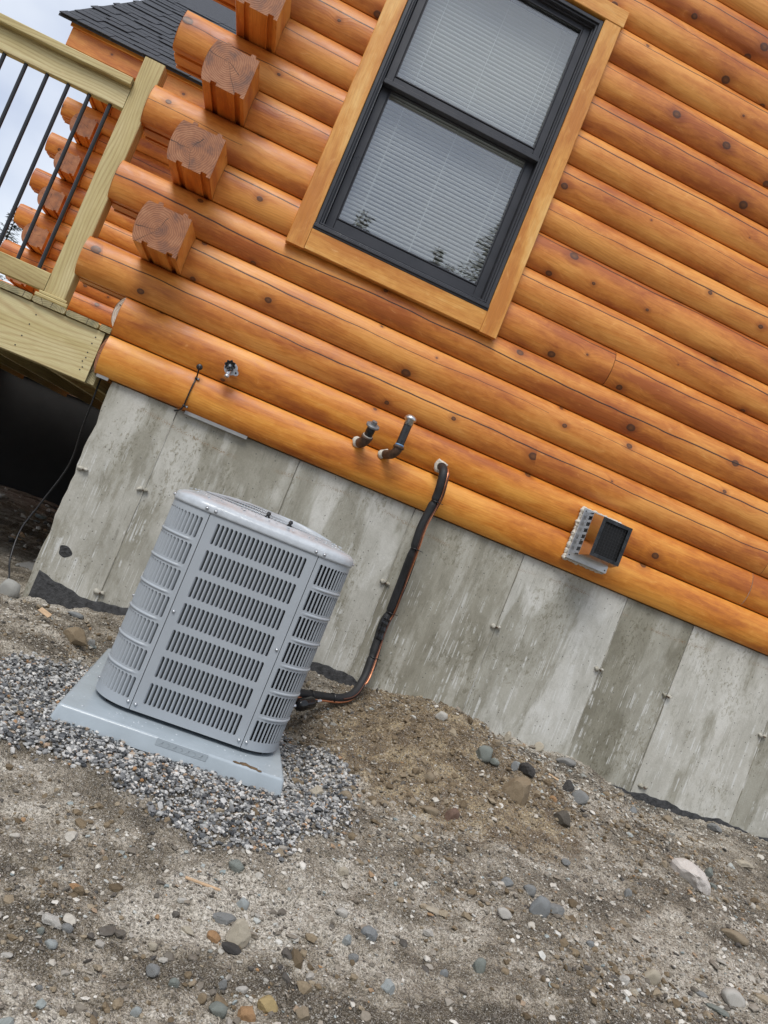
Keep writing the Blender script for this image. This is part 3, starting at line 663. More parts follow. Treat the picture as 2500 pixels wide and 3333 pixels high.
# ------------------------------------------------------------------ log house
H = 0.18913; SAG = 0.035
def sag(t): return SAG * max(0.0, 1 - abs(2 * t - 1) ** 2.1) ** 0.80        # how far the log face stands out at height fraction t
def log_mesh(name, x0, x1, depth=.18, tongues=True, mats=None, h=H, jit=0.0025, s=1.0):
    """D shaped log along x: round face towards -y, flat back; tongues on top, grooves below"""
    b = MB(); n = 14; ts = [0.5 - 0.5 * math.cos(math.pi * k / n) for k in range(n + 1)]
    g = 0.0028
    arc = [(-sag(t) * s, g + (h - 2 * g) * t) for t in ts]
    vlen = [0.0]
    for i in range(1, len(arc)): vlen.append(vlen[-1] + math.hypot(arc[i][0] - arc[i - 1][0], arc[i][1] - arc[i - 1][1]))
    nseg = max(2, int((x1 - x0) / 0.16)); xs = [x0 + (x1 - x0) * k / nseg for k in range(nseg + 1)]
    ph = random.uniform(0, 50)
    rows, uvs = [], []
    for x in xs:
        w = jit * (math.sin(x * 2.1 + ph) + 0.6 * math.sin(x * 5.3 + ph * 2))
        rows.append([(x, a + w * (1 if a < -.01 else 0), z) for a, z in arc]); uvs.append([(x, vv) for vv in vlen])
    b.grid(rows, uvs)
    gl, gh = .026, .013
    back = [(depth, h - g)]
    if tongues:
        t1, t2 = depth * .84, depth * .26
        for t in (t1, t2): back += [(t + .012, h - g), (t + .009, h + .010), (t - .009, h + .010), (t - .012, h - g)]
        bot = []
        for t in (t2, t1): bot += [(t - .013, g), (t - .013, g + gh), (t + .013, g + gh), (t + .013, g)]
        lower = bot + [(depth, g)]
    else: lower = [(depth, g)]
    top = [arc[-1]] + back[1:][::-1] + [back[0]]
    low = [arc[0]] + lower
    def strip(pl, v0, flip):
        acc = v0
        for p, q in zip(pl[:-1], pl[1:]):
            w = math.hypot(p[0] - q[0], p[1] - q[1])
            f = [(x0, *p), (x0, *q), (x1, *q), (x1, *p)]; u = [(x0, acc), (x0, acc + w), (x1, acc + w), (x1, acc)]
            if flip: f, u = f[::-1], u[::-1]
            b.face(f, u); acc += w
    strip(top, vlen[-1], True); strip(low, -.3, False); strip([low[-1], top[-1]], .9, False)
    loop = arc + top[1:] + low[::-1][:-1]
    for x, fl in ((x0, False), (x1, True)):
        L = loop[::-1] if fl else loop
        b.face([(x, *p) for p in L], [(-p[0], p[1]) for p in L], 1)
    return b.mesh(name, mats or [W_LOG, E_LOG])
house = thing('log_house', 'orange stained log house with window, on a poured concrete foundation', 'house', (0, 0, -1.2))
NW = 20; XR = 6.6
JOINT = {5: [1.875], 1: [3.04], 2: [3.08], 3: [4.6], 8: [3.9], 10: [2.9], 0: [5.2], 12: [4.4]}
for k in range(NW):
    z = k * H
    start = -.397 if k < 2 else (-.642 if k % 2 == 0 else -.2185)
    spans = [(start, XR)]
    if 5 <= k <= 13: spans = [(start, .205), (1.205, XR)]
    out = []
    for a, c in spans:
        cuts = [j for j in JOINT.get(k, []) if a < j < c]; e = [a] + cuts + [c]
        for i in range(len(e) - 1): out.append((e[i] + (.0012 if i else 0), e[i + 1] - (.0012 if i < len(e) - 2 else 0)))
    for a, c in out:
        if k < 2: me = log_mesh('log', a, c, .05, False, [W_LOG2, W_RAW])
        else: me = log_mesh('log', a, c, .18, True)
        add('log', me, house, loc=(0, 0, z))
# side wall: butt ends stand out past the corner on odd courses
for k in range(NW):
    if k < 2:
        me = log_mesh('log', -4.0, -.0015, .05, False, [W_LOG2, W_RAW if k else E_LOG], h=H if k == 0 else H - .03, s=0.85 if k else .6)
        add('log', me, house, loc=(-.3975, 0, k * H + (0 if k == 0 else .03)), rot=(0, 0, -math.pi / 2)); continue
    a, c = (-4.2, .25) if k % 2 else (-4.2, -.182)
    me = log_mesh('log', a, c, .19, True, jit=0.0010, s=.55)
    add('log', me, house, loc=(-.4095, 0, k * H), rot=(0, 0, -math.pi / 2))
# floor, ceiling and inner walls close the rooms behind the logs
m = MB(); m.box(-.23, XR, .181, 4.2, -.02, .0); m.box(-.5, XR + .1, -.02, 4.3, NW * H + .012, NW * H + .1)
m.box(XR, XR + .1, 0, 4.2, -.01, NW * H); m.box(-.2, XR, 4.2, 4.3, -.01, NW * H); m.box(-.2, 2.4, 3.0, 3.1, 0, NW * H); m.box(2.3, 2.4, .2, 3.0, 0, NW * H)
add('inner_wall', m, house, ROOM)
# foundation
fnd = MB(); fnd.box(-.30, XR, .03, .25, -1.7, -.004); fnd.box(-.30, -.06, .25, 4.2, -1.7, -.004)
fnd = add('foundation_wall', fnd, house, CONC, color=(.8, .8, .78))
PX = [-.315, 0, .61, 1.22, 1.83, 2.44, 2.8475, 3.4575, 4.07, 4.68, 5.29, 5.9, XR]
TONE = [(1.0, .99, .95), (.98, .97, .93), (1.08, 1.08, 1.06), (.92, .91, .86), (1.15, 1.16, 1.16), (.80, .79, .73), (1.12, 1.12, 1.10), (1.0, 1.0, .97), (.9, .9, .86), (1.05, 1.05, 1.03), (.95, .95, .9), (1, 1, 1)]
for i in range(len(PX) - 1):
    a, c = PX[i] + .0015, PX[i + 1] - .0015; pr = .0205 + .0012 * (i % 3)
    b = MB(); nz_ = 40; rows = []; L = []; Rr = []
    for j in range(nz_ + 1):
        z = -1.65 + (1.648) * j / nz_
        e = 0.004 * math.sin(z * 23 + i) + random.uniform(-.003, .003) if i == 0 else 0
        ch = .004 if i == 0 else .0015
        rows.append([(a + e, .032, z), (a + e + .0, pr + ch, z), (a + e + ch, pr, z), ((a + c) / 2, pr, z), (c - .0015, pr, z), (c, pr + .0015, z), (c, .032, z)])
    b.grid(rows, sm=False)
    add('concrete_panel', b, fnd, CONC, color=TONE[i])
# ragged fins of grout at some panel joints, and the snap tie stubs
def lump(name, x, y, z, r, parent, mat, seed, sy=.7, sz=1.0, color=None, sx=1.0):
    V, F = ico(2, seed, 6, 1.0); m_ = bpy.data.meshes.new(name); m_.from_pydata((V * np.array([r * sx, r * sy, r * sz])).tolist(), [], F.tolist()); m_.materials.append(mat)
    m_.polygons.foreach_set('use_smooth', np.ones(len(F), dtype=bool)); return add(name, m_, parent, loc=(x, y, z), color=color)
for i, (x, z) in enumerate([(-.005, -.41), (1.217, -.395), (1.826, -.394), (2.428, -.401), (2.84, -.40), (3.452, -.408), (-.004, -.918), (.61, -.40), (-.283, -.423), (2.90, -.885)]):
    p = lump('form_tie', x - .012, .016, z, .016, fnd, CONC, 200 + i, .8, .9, (1.05, 1.03, .98)); lump('form_tie', x + .014, .012, z + .003, .012, fnd, CONC, 300 + i, 1.1, .8, (1.0, .98, .93))
    b = MB(); b.cyl((x + .003, .02, z), (x + .003, -.006, z), .003, n=8); add('tie_rod', b, fnd, RUST)
for i, (x, z0, z1) in enumerate([(0, -.95, -.06), (.61, -.8, -.1), (1.22, -.9, -.05), (1.83, -.85, -.05), (2.44, -.9, -.1), (2.8475, -.92, -.45), (3.4575, -.95, -.45)]):
    b = MB(); n = 60; A = []; B = []; Cc = []
    for j in range(n + 1):
        z = z0 + (z1 - z0) * j / n; w = .0012 + .0022 * max(0, math.sin(z * 37 + i) * math.sin(z * 11 + 2 * i)) + random.uniform(0, .0008)
        A.append((x - w, .021, z)); B.append((x + random.uniform(-.0005, .0005), .0195 - w * 1.3, z)); Cc.append((x + w, .021, z))
    b.grid([A, B, Cc]); add('grout_fin', b, fnd, CONC, color=(1.0, .99, .94) if i % 2 == 0 else (.75, .74, .7))
# black tar left along the footing
b = MB(); TX = [-.29, -.2, -.1, 0, .15, .4, .8, 1.0, 1.2, 1.32, 1.6, 2.7, 2.9, 3.1, 3.4, 4.5]; TZ = [-.925, -.94, -.952, -.965, -.945, -.93, -.88, -.865, -.875, -.905, -.95, -.94, -.915, -.922, -.912, -.92]
lo, hi, mid = [], [], []
for j in range(480):
    x = -.285 + j * .01; z = float(np.interp(x, TX, TZ)) + .007 * math.sin(x * 17) + .004 * math.sin(x * 41 + 1) + .002 * math.sin(x * 97)
    lo.append((x, .0155, -1.6)); mid.append((x, .0155, z - .008)); hi.append((x, .0195, z))
b.grid([lo, mid, hi]); add('tar_band', b, fnd, TAR)
b = MB(); z1 = []
for j in range(9): z1.append(0)
pts = [(-.215 + .028 * math.cos(a) * (1 + .2 * math.sin(3 * a)) + .010 * math.sin(a), .0195, -.80 + .024 * math.sin(a) - .012 * math.cos(a)) for a in [2 * math.pi * k / 22 for k in range(22)]]
b.face(pts); add('tar_splash', b, fnd, TAR)
# grey flashing strip showing under the lowest log
for fx0, fx1, fz in ((.035, .34, -.012), (-.385, -.33, -.010)):
    b = MB(); b.box(fx0, fx1, -.006, -.003, fz, .004); add('flashing', b, house, FLASH)

# window
win = MB()
XL, XRt, ZB, ZT = .250, 1.163, 1.018, 2.578
def frame(b, x0, x1, z0, z1, w, y0, y1, wb=None, wt=None, bev=.002):
    wb = wb or w; wt = wt or w
    b.box(x0, x0 + w, y0, y1, z0, z1, bev=bev); b.box(x1 - w, x1, y0, y1, z0, z1, bev=bev)
    b.box(x0 + w, x1 - w, y0 + .0006, y1, z0, z0 + wb, bev=bev); b.box(x0 + w, x1 - w, y0 + .0006, y1, z1 - wt, z1, bev=bev)
frame(win, XL, XRt, ZB, ZT, .018, -.060, .10)
frame(win, XL + .018, XRt - .018, ZB + .018, ZT - .018, .010, -.050, .10)
frame(win, XL + .028, XRt - .028, ZB + .028, ZT - .028, .008, -.030, .10, bev=.001)
win.box(XL - .002, XRt + .002, -.068, -.03, ZB - .006, ZB + .026, bev=.003)
W = add('window', win, house, BRONZE)
b = MB(); b.box(XL, XRt, -.076, -.069, ZB + .004, ZB + .016, bev=.002); b.box(XL + .02, XRt - .02, -.0535, -.0505, ZB + .034, ZB + .040); add('sill_lip', b, W, BRONZE)
b = MB(); frame(b, .288, 1.128, 1.05, 1.875, .046, .022, .052, wb=.084, wt=.058, bev=.004); frame(b, .334, 1.082, 1.134, 1.817, .006, .018, .03, bev=.001); add('sash', b, W, BRONZE, label='lower sash of the window')
b = MB(); frame(b, .288, 1.128, 1.815, 2.552, .042, -.016, .016, wb=.050, wt=.03, bev=.004); frame(b, .330, 1.086, 1.865, 2.522, .006, -.020, -.008, bev=.001)
b.box(.288, 1.128, -.024, -.015, 1.812, 1.836, bev=.003); add('sash', b, W, BRONZE, label='upper sash of the window')
b = MB(); b.box(1.1285, 1.134, -.026, -.020, 1.055, 1.80); b.box(.282, .2875, -.026, -.022, 1.055, 1.80); add('weatherstrip', b, W, STRIP)
b = MB(); b.box(.336, 1.080, .036, .040, 1.138, 1.815); add('pane', b, W, GLASS)
b = MB(); b.box(.332, 1.084, -.002, .002, 1.867, 2.521); add('pane', b, W, GLASS)
for nm, (x0, x1, z0, z1, y0) in {'a': (.158, .2485, .906, 2.588, -.0690), 'b': (1.1645, 1.255, .906, 2.588, -.0690), 'c': (.2495, 1.1635, .909, 1.0125, -.067), 'd': (.150, 1.262, 2.5895, 2.678, -.072)}.items():
    b = MB(); b.box(x0, x1, y0, -.030, z0, z1, bev=.003); add('trim_board', b, W, W_TRIM)
b = MB(); b.box(.205, .2495, -.0295, .2, .95, 2.645); b.box(1.1640, 1.2048, -.0295, .2, .95, 2.645); b.box(.25, 1.1635, -.028, .2, .95, 1.017); b.box(.25, 1.1635, -.028, .2, 2.579, 2.645); add('buck', b, W, W_TRIM)
# blind
bl = thing('window_blind', 'white slatted blind hanging behind the window glass', 'blind', (.706, .1, 1.06))
b = MB(); n = 4; rows = []
for j in range(n + 1):
    t = j / n - .5; rows.append([(-.405, t * .026, .0035 * (1 - 4 * t * t)), (.405, t * .026, .0035 * (1 - 4 * t * t))])
b.grid(rows); slat_me = b.mesh('slat', [BLIND])
z = 1.075; i = 0
while z < 2.54:
    add('slat', slat_me, bl, loc=(.706, .090, z), rot=(math.radians(-5 + random.uniform(-1.5, 1.5)), random.uniform(-.0008, .0008), 0)); z += .0212
b = MB(); b.box(.295, 1.115, .078, .104, 2.542, 2.572, bev=.003); add('head_rail', b, bl, BLIND)
b = MB(); b.box(.298, 1.113, .080, .102, 1.052, 1.066, bev=.003); add('bottom_rail', b, bl, BLIND)
for x in (.424, .712, 1.002):
    b = MB(); b.cyl((x, .074, 1.06), (x, .074, 2.56), .0011, n=6); b.cyl((x + .004, .106, 1.06), (x + .004, .106, 2.56), .0011, n=6); add('ladder_cord', b, bl, BLIND)
b = MB(); b.tube([(1.035, .074, 2.54), (1.036, .073, 2.2), (1.034, .074, 1.7)], .0012, 6); add('pull_cord', b, bl, BLIND)

# casing of the side wall window, seen edge on above the butt ends
b = MB(); b.box(-.50, -.46, .62, .70, 1.6, 2.9, bev=.003); c_ = add('trim_board', b, house, W_TRIM)
b = MB(); b.box(-.53, -.46, .72, .76, 1.6, 2.9, bev=.003); add('trim_board', b, house, W_TRIM)
b = MB(); b.box(-.555, -.47, .775, .80, 1.6, 2.9); add('window_frame', b, house, BRONZE)

WING_SHADE = plain('shade_dark_concrete', (.018, .018, .018), .8, var=.4, scale=5)  # under-deck shade painted into the wing foundation as a near-black colour
# ------------------------------------------------------------------ log wing behind the deck
wing = thing('log_wing', 'far log wing with crossed log tails under a dark shingled roof', 'building', (-1.5, 4.25, -1.1))
WY = 4.25
for k in range(15):
    z = k * H
    a = -2.585 if k % 2 else -2.165
    add('log', log_mesh('log', a, -.42, .18, True, jit=.0015), wing, loc=(0, WY, z))
    a, c = (-3.2, -.182) if k % 2 else (-3.2, .25)
    add('log', log_mesh('log', a, c, .18, True, jit=.0012), wing, loc=(-2.35, WY, z), rot=(0, 0, -math.pi / 2))
b = MB(); b.box(-2.3, -.3, WY + .02, WY + .3, -1.7, -.004); b.box(-2.3, -2.0, WY + .3, 7.4, -1.7, -.004); add('foundation_wall', b, wing, WING_SHADE)
EY, EZ, SL = 3.70, 3.118, .7775
b = MB(); b.box(-2.565, -.42, EY, EY + .04, 2.865, 3.075, bev=.004); add('fascia', b, wing, W_TRIM if False else W_LOG)
b = MB(); b.box(-2.585, -.42, EY - .018, EY - .0005, 3.035, 3.085, bev=.004); add('trim_board', b, wing, W_TRIM)
b = MB(); b.box(-2.56, -.42, EY + .042, WY + .1, 2.85, 2.875); add('soffit', b, wing, W_LOG)
b = MB()
for x0, x1 in ((-2.565, -2.525),):
    P0 = [(EY + .002, 2.868), (EY + .002, 3.07), (7.3, 3.07 + (7.3 - EY) * SL), (7.3, 2.868 + (7.3 - EY) * SL)]
    b.face([(x0, *p) for p in P0], [(p[0], p[1] - p[0] * SL) for p in P0]); b.face([(x1, *p) for p in P0[::-1]], [(p[0], p[1] - p[0] * SL) for p in P0[::-1]])
    for i in range(4):
        p, q_ = P0[i], P0[(i + 1) % 4]; b.face([(x0, *p), (x1, *p), (x1, *q_), (x0, *q_)])
add('rake_board', b, wing, W_LOG)
rf = MB(); RX0, RX1 = -2.69, -.30
P0 = [(EY - .06, EZ - .045), (7.3, EZ - .045 + (7.3 - EY + .06) * SL)]
rf.face([(RX0, *P0[0]), (RX1, *P0[0]), (RX1, *P0[1]), (RX0, *P0[1])]); dz = .025
rf.face([(RX0, P0[0][0], P0[0][1] - dz), (RX0, P0[1][0], P0[1][1] - dz), (RX1, P0[1][0], P0[1][1] - dz), (RX1, P0[0][0], P0[0][1] - dz)])
rf.face([(RX0, P0[0][0], P0[0][1] - dz), (RX1, P0[0][0], P0[0][1] - dz), (RX1, *P0[0]), (RX0, *P0[0])]); rf.face([(RX0, P0[0][0], P0[0][1] - dz), (RX0, *P0[0]), (RX0, *P0[1]), (RX0, P0[1][0], P0[1][1] - dz)])
roof = add('roof', rf, wing, SHING)
ang = math.atan(SL); ex = .143
shm = []
for wd in (.16, .22, .30):
    b = MB(); b.box(0, wd - .004, 0, ex + .03, .0, .008); shm.append((wd, b.mesh('shingle', [SHING])))
cnt = 0
for row in range(22):
    x = RX0 - random.uniform(0, .05) + .045; dd = row * ex - .02
    while x < RX1 and cnt < 295:
        wd, me_ = random.choice(shm)
        yy = EY - .06 + dd * math.cos(ang); zz = EZ - .045 + dd * math.sin(ang)
        thick = random.choice((.002, .006, .010))
        add('shingle', me_, roof, loc=(x, yy - math.sin(ang) * thick, zz + math.cos(ang) * thick), rot=(ang + math.radians(-2.6), 0, 0)); cnt += 1
        x += wd

# ------------------------------------------------------------------ deck
deck = thing('deck', 'pressure treated wooden deck in the corner of the log house', 'deck', (-.8, 0, -.05))
edges = [-.4495, -.4555 - .1485]
b = MB(); b.box(-.4490, -.400, -.012, .045, .190, .2175, endmi=1, bev=.003); add('deck_board', b, deck, [W_TRT, E_TRT])
x = -.4565
for i in range(34):
    x0 = x - .1475; b = MB()
    b.box(x0, x, -.014 - random.uniform(0, .004), 3.98, .1895, .2175 if i else .2165, endmi=1, bev=.006); add('deck_board', b, deck, [W_TRT, E_TRT]); x = x0 - .0045
b = MB(); b.box(-5.6, -.4205, 0, .038, -.055, .186, endmi=1, bev=.002); rim = add('rim_board', b, deck, [W_TRT, E_TRT])
b = MB(); b.box(-.4195, -.386, .022, 3.9, -.052, .186, endmi=1); add('ledger', b, deck, [W_TRT, E_TRT])
b = MB(); b.box(-5.6, -.43, .10, .138, -.052, .186, endmi=1); add('beam', b, deck, [W_TRT, E_TRT])
b = MB(); b.box(-5.6, -.43, .1395, .178, -.052, .186, endmi=1); add('beam', b, deck, [W_TRT, E_TRT])
for i in range(12):
    b = MB(); xx = -.62 - i * .4064; b.box(xx - .038, xx, .18, 3.9, -.05, .186); add('joist', b, deck, [W_TRT])
for i, (dx, dz) in enumerate([(-.032, .152), (-.036, .12), (-.038, .075), (-.036, .05), (-.044, .03), (-.034, .005), (-.040, -.01), (-.30, .14), (-.31, .09), (-.32, .03), (-.33, -.02)]):
    b = MB(); b.cyl((-.42 + dx, .0005, dz), (-.42 + dx, -.0012, dz), .0032, n=10); add('screw', b, rim, [BLACKM])
for xx in (-3.0, -5.2):
    b = MB(); b.box(xx, xx + .14, .09, .23, -1.4, -.054); add('support_post', b, deck, [W_TRT])
rail = thing('deck_railing', 'treated wood railing with thin black round balusters on the deck edge', 'railing', (-.7, .04, .218))
b = MB(); b.box(-.7315, -.6365, .002, .092, .2175, 1.42, bev=.003); add('post', b, rail, [W_TRT, E_TRT])
b = MB(); b.box(-.757, -.612, -.014, -.0005, .2185, .236, bev=.004); b.box(-.745, -.622, -.010, .0015, .2365, .250, bev=.003); add('base_trim', b, rail, [W_TRIM if False else W_TRT])
b = MB(); b.box(-4.9, -.7325, -.030, .108, 1.2560, 1.292, endmi=1, bev=.004); add('top_rail', b, rail, [W_TRT, E_TRT], label='flat cap board of the railing')
b = MB(); b.box(-4.9, -.7325, .0015, .0395, 1.155, 1.246, endmi=1, bev=.003); b.box(-4.9, -.7325, .010, .031, 1.246, 1.256); add('top_rail', b, rail, [W_TRT, E_TRT], label='upright board under the cap of the railing')
b = MB(); b.box(-4.9, -.7325, .0015, .0395, .252, .338, endmi=1, bev=.003); add('bottom_rail', b, rail, [W_TRT, E_TRT])
b = MB(); b.cyl((0, 0, .336), (0, 0, 1.158), .0088, n=14, cap=False); bme = b.mesh('baluster', [BALU])
for i in range(38): add('baluster', bme, rail, loc=(-.7925 - i * .0962, .0205, 0))

# ------------------------------------------------------------------ things on the wall
S = lambda z: -sag((z % H) / H)
# condenser line set
lines = thing('refrigerant_line', 'black insulated refrigerant line with copper tube running from log wall to condenser', 'pipe', (1.26, -.05, -.5))
LP = [(1.246, -.02, .232), (1.247, -.075, .226), (1.249, -.125, .196), (1.256, -.132, .14), (1.263, -.12, .079), (1.258, -.112, 0), (1.252, -.11, -.08), (1.26, -.10, -.188), (1.272, -.06, -.333), (1.281, -.035, -.505), (1.272, -.035, -.577),
      (1.276, -.045, -.677), (1.277, -.08, -.798), (1.268, -.11, -.852), (1.237, -.17, -.914), (1.174, -.23, -.943), (1.06, -.32, -.948), (.958, -.42, -.945), (.86, -.50, -.94)]
cp = curve_pts(LP, 10); PIN = [.055, -.193, -.52, -.735]
rad = []
for p in cp:
    r_ = .0205
    for z in PIN: r_ -= .0055 * math.exp(-((p.z - z) / .009) ** 2) if p.x > 1.2 else 0
    for xx in (1.02, 1.13): r_ -= .004 * math.exp(-((p.x - xx) / .009) ** 2) if p.z < -.9 else 0
    rad.append(r_ * (1 + .02 * math.sin(p.z * 40)))
b = MB(); b.tube(cp, rad, 18); add('insulation', b, lines, FOAMK)
b = MB(); q_ = [Vector((p.x + .020, p.y - .010, p.z + .004)) if p.z > -.86 else Vector((p.x + .006, p.y - .016, p.z - .012)) for p in cp[14:]]
b.tube(q_, .0048, 10)
add('copper_tube', b, lines, COPPER)
b = MB(); b.tube([Vector((p.x + .017 + .006 * math.sin(p.z * 9), p.y - .018, p.z + .006)) for p in cp[20:-30]], .0028, 8); add('control_wire', b, lines, plain('brown_wire', (.10, .035, .02), .5))
b = MB(); b.tube([Vector((p.x + .026 + .004 * math.sin(p.z * 14), p.y - .003, p.z)) for p in cp[24:-60]], .0022, 8); add('control_wire', b, lines, BLACKP)
for z in PIN:
    p = min((c for c in cp if c.x > 1.2), key=lambda c: abs(c.z - z)); b = MB()
    b.lathe((p.x + .005, p.y - .003, p.z), (0, 0, 1), [(-.002, .0), (-.002, .0225), (.002, .0225), (.002, 0)], 16); b.box(p.x + .024, p.x + .043, p.y - .012, p.y - .009, p.z - .002, p.z + .001); add('zip_tie', b, lines, BLACKP)
for (x0, z0) in ((1.02, -.948), (1.13, -.947)):
    p = min(cp, key=lambda c: abs(c.x - x0) + abs(c.z - z0)); b = MB(); b.lathe(p, (-.8, -.6, 0), [(-.002, 0), (-.002, .024), (.002, .024), (.002, 0)], 16); add('zip_tie', b, lines, BLACKP)
b = MB(); seg = [c for c in cp if -.66 < c.z < -.54 and c.x > 1.2]; b.tube([Vector((c.x + .004, c.y - .002, c.z)) for c in seg], [.0235 + .0015 * math.sin(i * 1.7) for i in range(len(seg))], 14); add('tape_wrap', b, lines, plain('shiny_black_tape', (.012, .012, .013), .22, bump=.5, bscale=60))
drier = thing('filter_drier', 'black filter drier canister with magenta sticker beside the condenser', 'canister', (1.0, -.45, -.98))
d0, d1 = Vector((.965, -.46, -.985)), Vector((1.045, -.40, -.957)); ax = (d1 - d0).normalized()
b = MB(); b.lathe(d0, ax, [(-.03, 0), (-.03, .006), (-.012, .006), (-.010, .014), (.0, .024), (.012, .0275), (.03, .0275), (.033, .0285), (.036, .0275), (.075, .0275), (.085, .024), (.092, .010), (.105, .006), (.12, .005), (.12, 0)], 22); add('body', b, drier, plain('gloss_black_enamel', (.012, .012, .013), .15))
b = MB(); b.cyl(d0 - ax * .055, d0 - ax * .025, .008, n=6, sm=False); b.cyl(d0 - ax * .025, d0 - ax * .012, .010, n=14); b.cyl(d1 + ax * .004, d1 + ax * .026, .0075, n=14); add('flare_nut', b, drier, GALV)
b = MB(); c_ = d0 + ax * .045 + Vector((-.003, -.018, .0205)); b.face([c_ + Vector(v) for v in ((-.009, -.004, -.003), (.009, .002, 0), (.009, .006, .003), (-.009, .0, .001))]); add('sticker', b, drier, PINK)
lump('sealant_foam', 1.246, -.040, .233, .036, None, CAULK, 77, .45, 1.0, sx=.95)
o = bpy.data.objects['sealant_foam']; tag(o, 'lumpy white foam around the hole where the black line enters the log', 'foam')
# fill pipe (short, square plug) and vent pipe (longer, bright cap)
fp = thing('fill_pipe', 'short dark pipe elbow with grey square headed plug on the log wall', 'pipe', (.84, -.05, .18))
PA = Vector((.03, -.50, .865)).normalized(); P_ = Vector((.849, -.112, .208))
b = MB(); b.tube(curve_pts([(.836, .0, .184), (.839, -.05, .183), (.844, -.085, .187), tuple(P_ - PA * .012), tuple(P_)], 6), .0245, 18); b.lathe(P_ - PA * .004, PA, [(0, .0245), (.002, .028), (.012, .028), (.014, .022)], 22); add('elbow', b, fp, RUST)
b = MB(); b.lathe(P_ + PA * .009, PA, [(0, .021), (.0, .0238), (.005, .0238), (.005, .02)], 20); add('seal_ring', b, fp, CAULK)
b = MB(); b.lathe(P_ + PA * .013, PA, [(0, .0205), (.018, .0200), (.020, .0215), (.025, .0200), (.029, .0215), (.034, .0200), (.038, .0215), (.043, .0205), (.05, .0205)], 22); add('nipple', b, fp, BLACKM)
IRON = plain('cast_grey_iron', (.20, .205, .21), .4, .3, var=.3, scale=60)
b = MB(); b.lathe(P_ + PA * .060, PA, [(0, 0), (0, .031), (.003, .0335), (.010, .0335), (.012, .031), (.012, 0)], 10); b.cyl(P_ + PA * .071, P_ + PA * .090, .0140, .0130, n=6, sm=False); add('plug', b, fp, IRON)
lump('sealant_foam', .828, -.030, .182, .030, None, CAULK, 78, .35, .9); tag(bpy.data.objects['sealant_foam.001'], 'torn brown white foam around the short plugged pipe', 'foam')
vp = thing('vent_pipe', 'black pipe with bright metal cap on a rusty elbow, on the log wall', 'pipe', (1.0, -.05, .18))
b = MB(); b.tube(curve_pts([(.972, .0, .182), (.975, -.055, .180), (.990, -.105, .184), (1.0, -.135, .205), (1.0015, -.14, .226)], 6), .0215, 18); b.lathe((1.0015, -.14, .215), (0, 0, 1), [(0, .022), (.002, .0265), (.012, .0265), (.014, .021)], 22); add('elbow', b, vp, RUST)
b = MB(); b.lathe((1.0015, -.14, .2285), (0, 0, 1), [(0, .018), (0, .0215), (.008, .0205), (.008, .018)], 20); add('seal_ring', b, vp, BLUE)
b = MB(); b.cyl((1.0015, -.14, .235), (1.003, -.14, .338), .0195, n=22); add('pipe', b, vp, BLACKM)
b = MB(); b.lathe((1.003, -.14, .334), (.01, 0, 1), [(0, .0195), (0, .0215), (.024, .0215), (.026, .0265), (.028, .029), (.034, .029), (.040, .0265), (.046, .021), (.050, .013), (.052, 0)], 24); add('cap', b, vp, GALV)
lump('sealant_foam', .966, -.031, .180, .031, None, CAULK, 79, .35, .95); tag(bpy.data.objects['sealant_foam.002'], 'ragged cream foam around the rusty elbow of the capped pipe', 'foam')
# hose bibb
hb = thing('hose_bibb', 'outdoor tap with black scalloped wheel handle on the log wall', 'tap', (.155, -.06, .25))
b = MB(); n = 64; pr = []
def wheel(y, s_, depth): return [(.1495 + s_ * (.0235 + .0028 * math.cos(8 * 2 * math.pi * k / n)) * math.cos(2 * math.pi * k / n), y, .2635 + s_ * (.0235 + .0028 * math.cos(8 * 2 * math.pi * k / n)) * math.sin(2 * math.pi * k / n)) for k in range(n)]
b.grid([wheel(-.096, .9, 0), wheel(-.100, 1, 0), wheel(-.112, 1, 0), wheel(-.115, .93, 0), wheel(-.114, .78, 0), wheel(-.104, .70, 0), wheel(-.103, .2, 0)], closed=True); b.face(wheel(-.103, .2, 0)[::-1]); b.face(wheel(-.096, .9, 0)); add('handle', b, hb, BLACKP)
b = MB(); b.cyl((.1495, -.100, .2635), (.1495, -.109, .2635), .006, n=12); b.cyl((.1495, -.109, .2635), (.1495, -.1105, .2635), .004, n=6); add('screw', b, hb, GALV)
b = MB(); b.cyl((.155, -.058, .258), (.155, -.064, .258), .031, n=28); b.cyl((.183, -.058, .247), (.183, -.065, .247), .013, n=18); b.cyl((.155, -.06, .26), (.1495, -.097, .2635), .012, n=16); add('flange', b, hb, GALV)
b = MB(); b.tube(curve_pts([(.152, -.08, .258), (.153, -.092, .245), (.1535, -.098, .228), (.1535, -.099, .212)], 5), [.009] * 15 + [.0105], 14); b.lathe((.1535, -.099, .222), (0, 0, -1), [(0, .009), (0, .012), (.012, .0125), (.014, .010), (.002, .009)], 18); add('spout', b, hb, GALV)
b = MB(); b.cyl((.183, -.065, .247), (.183, -.068, .247), .0045, n=10); add('screw', b, hb, BLACKM)
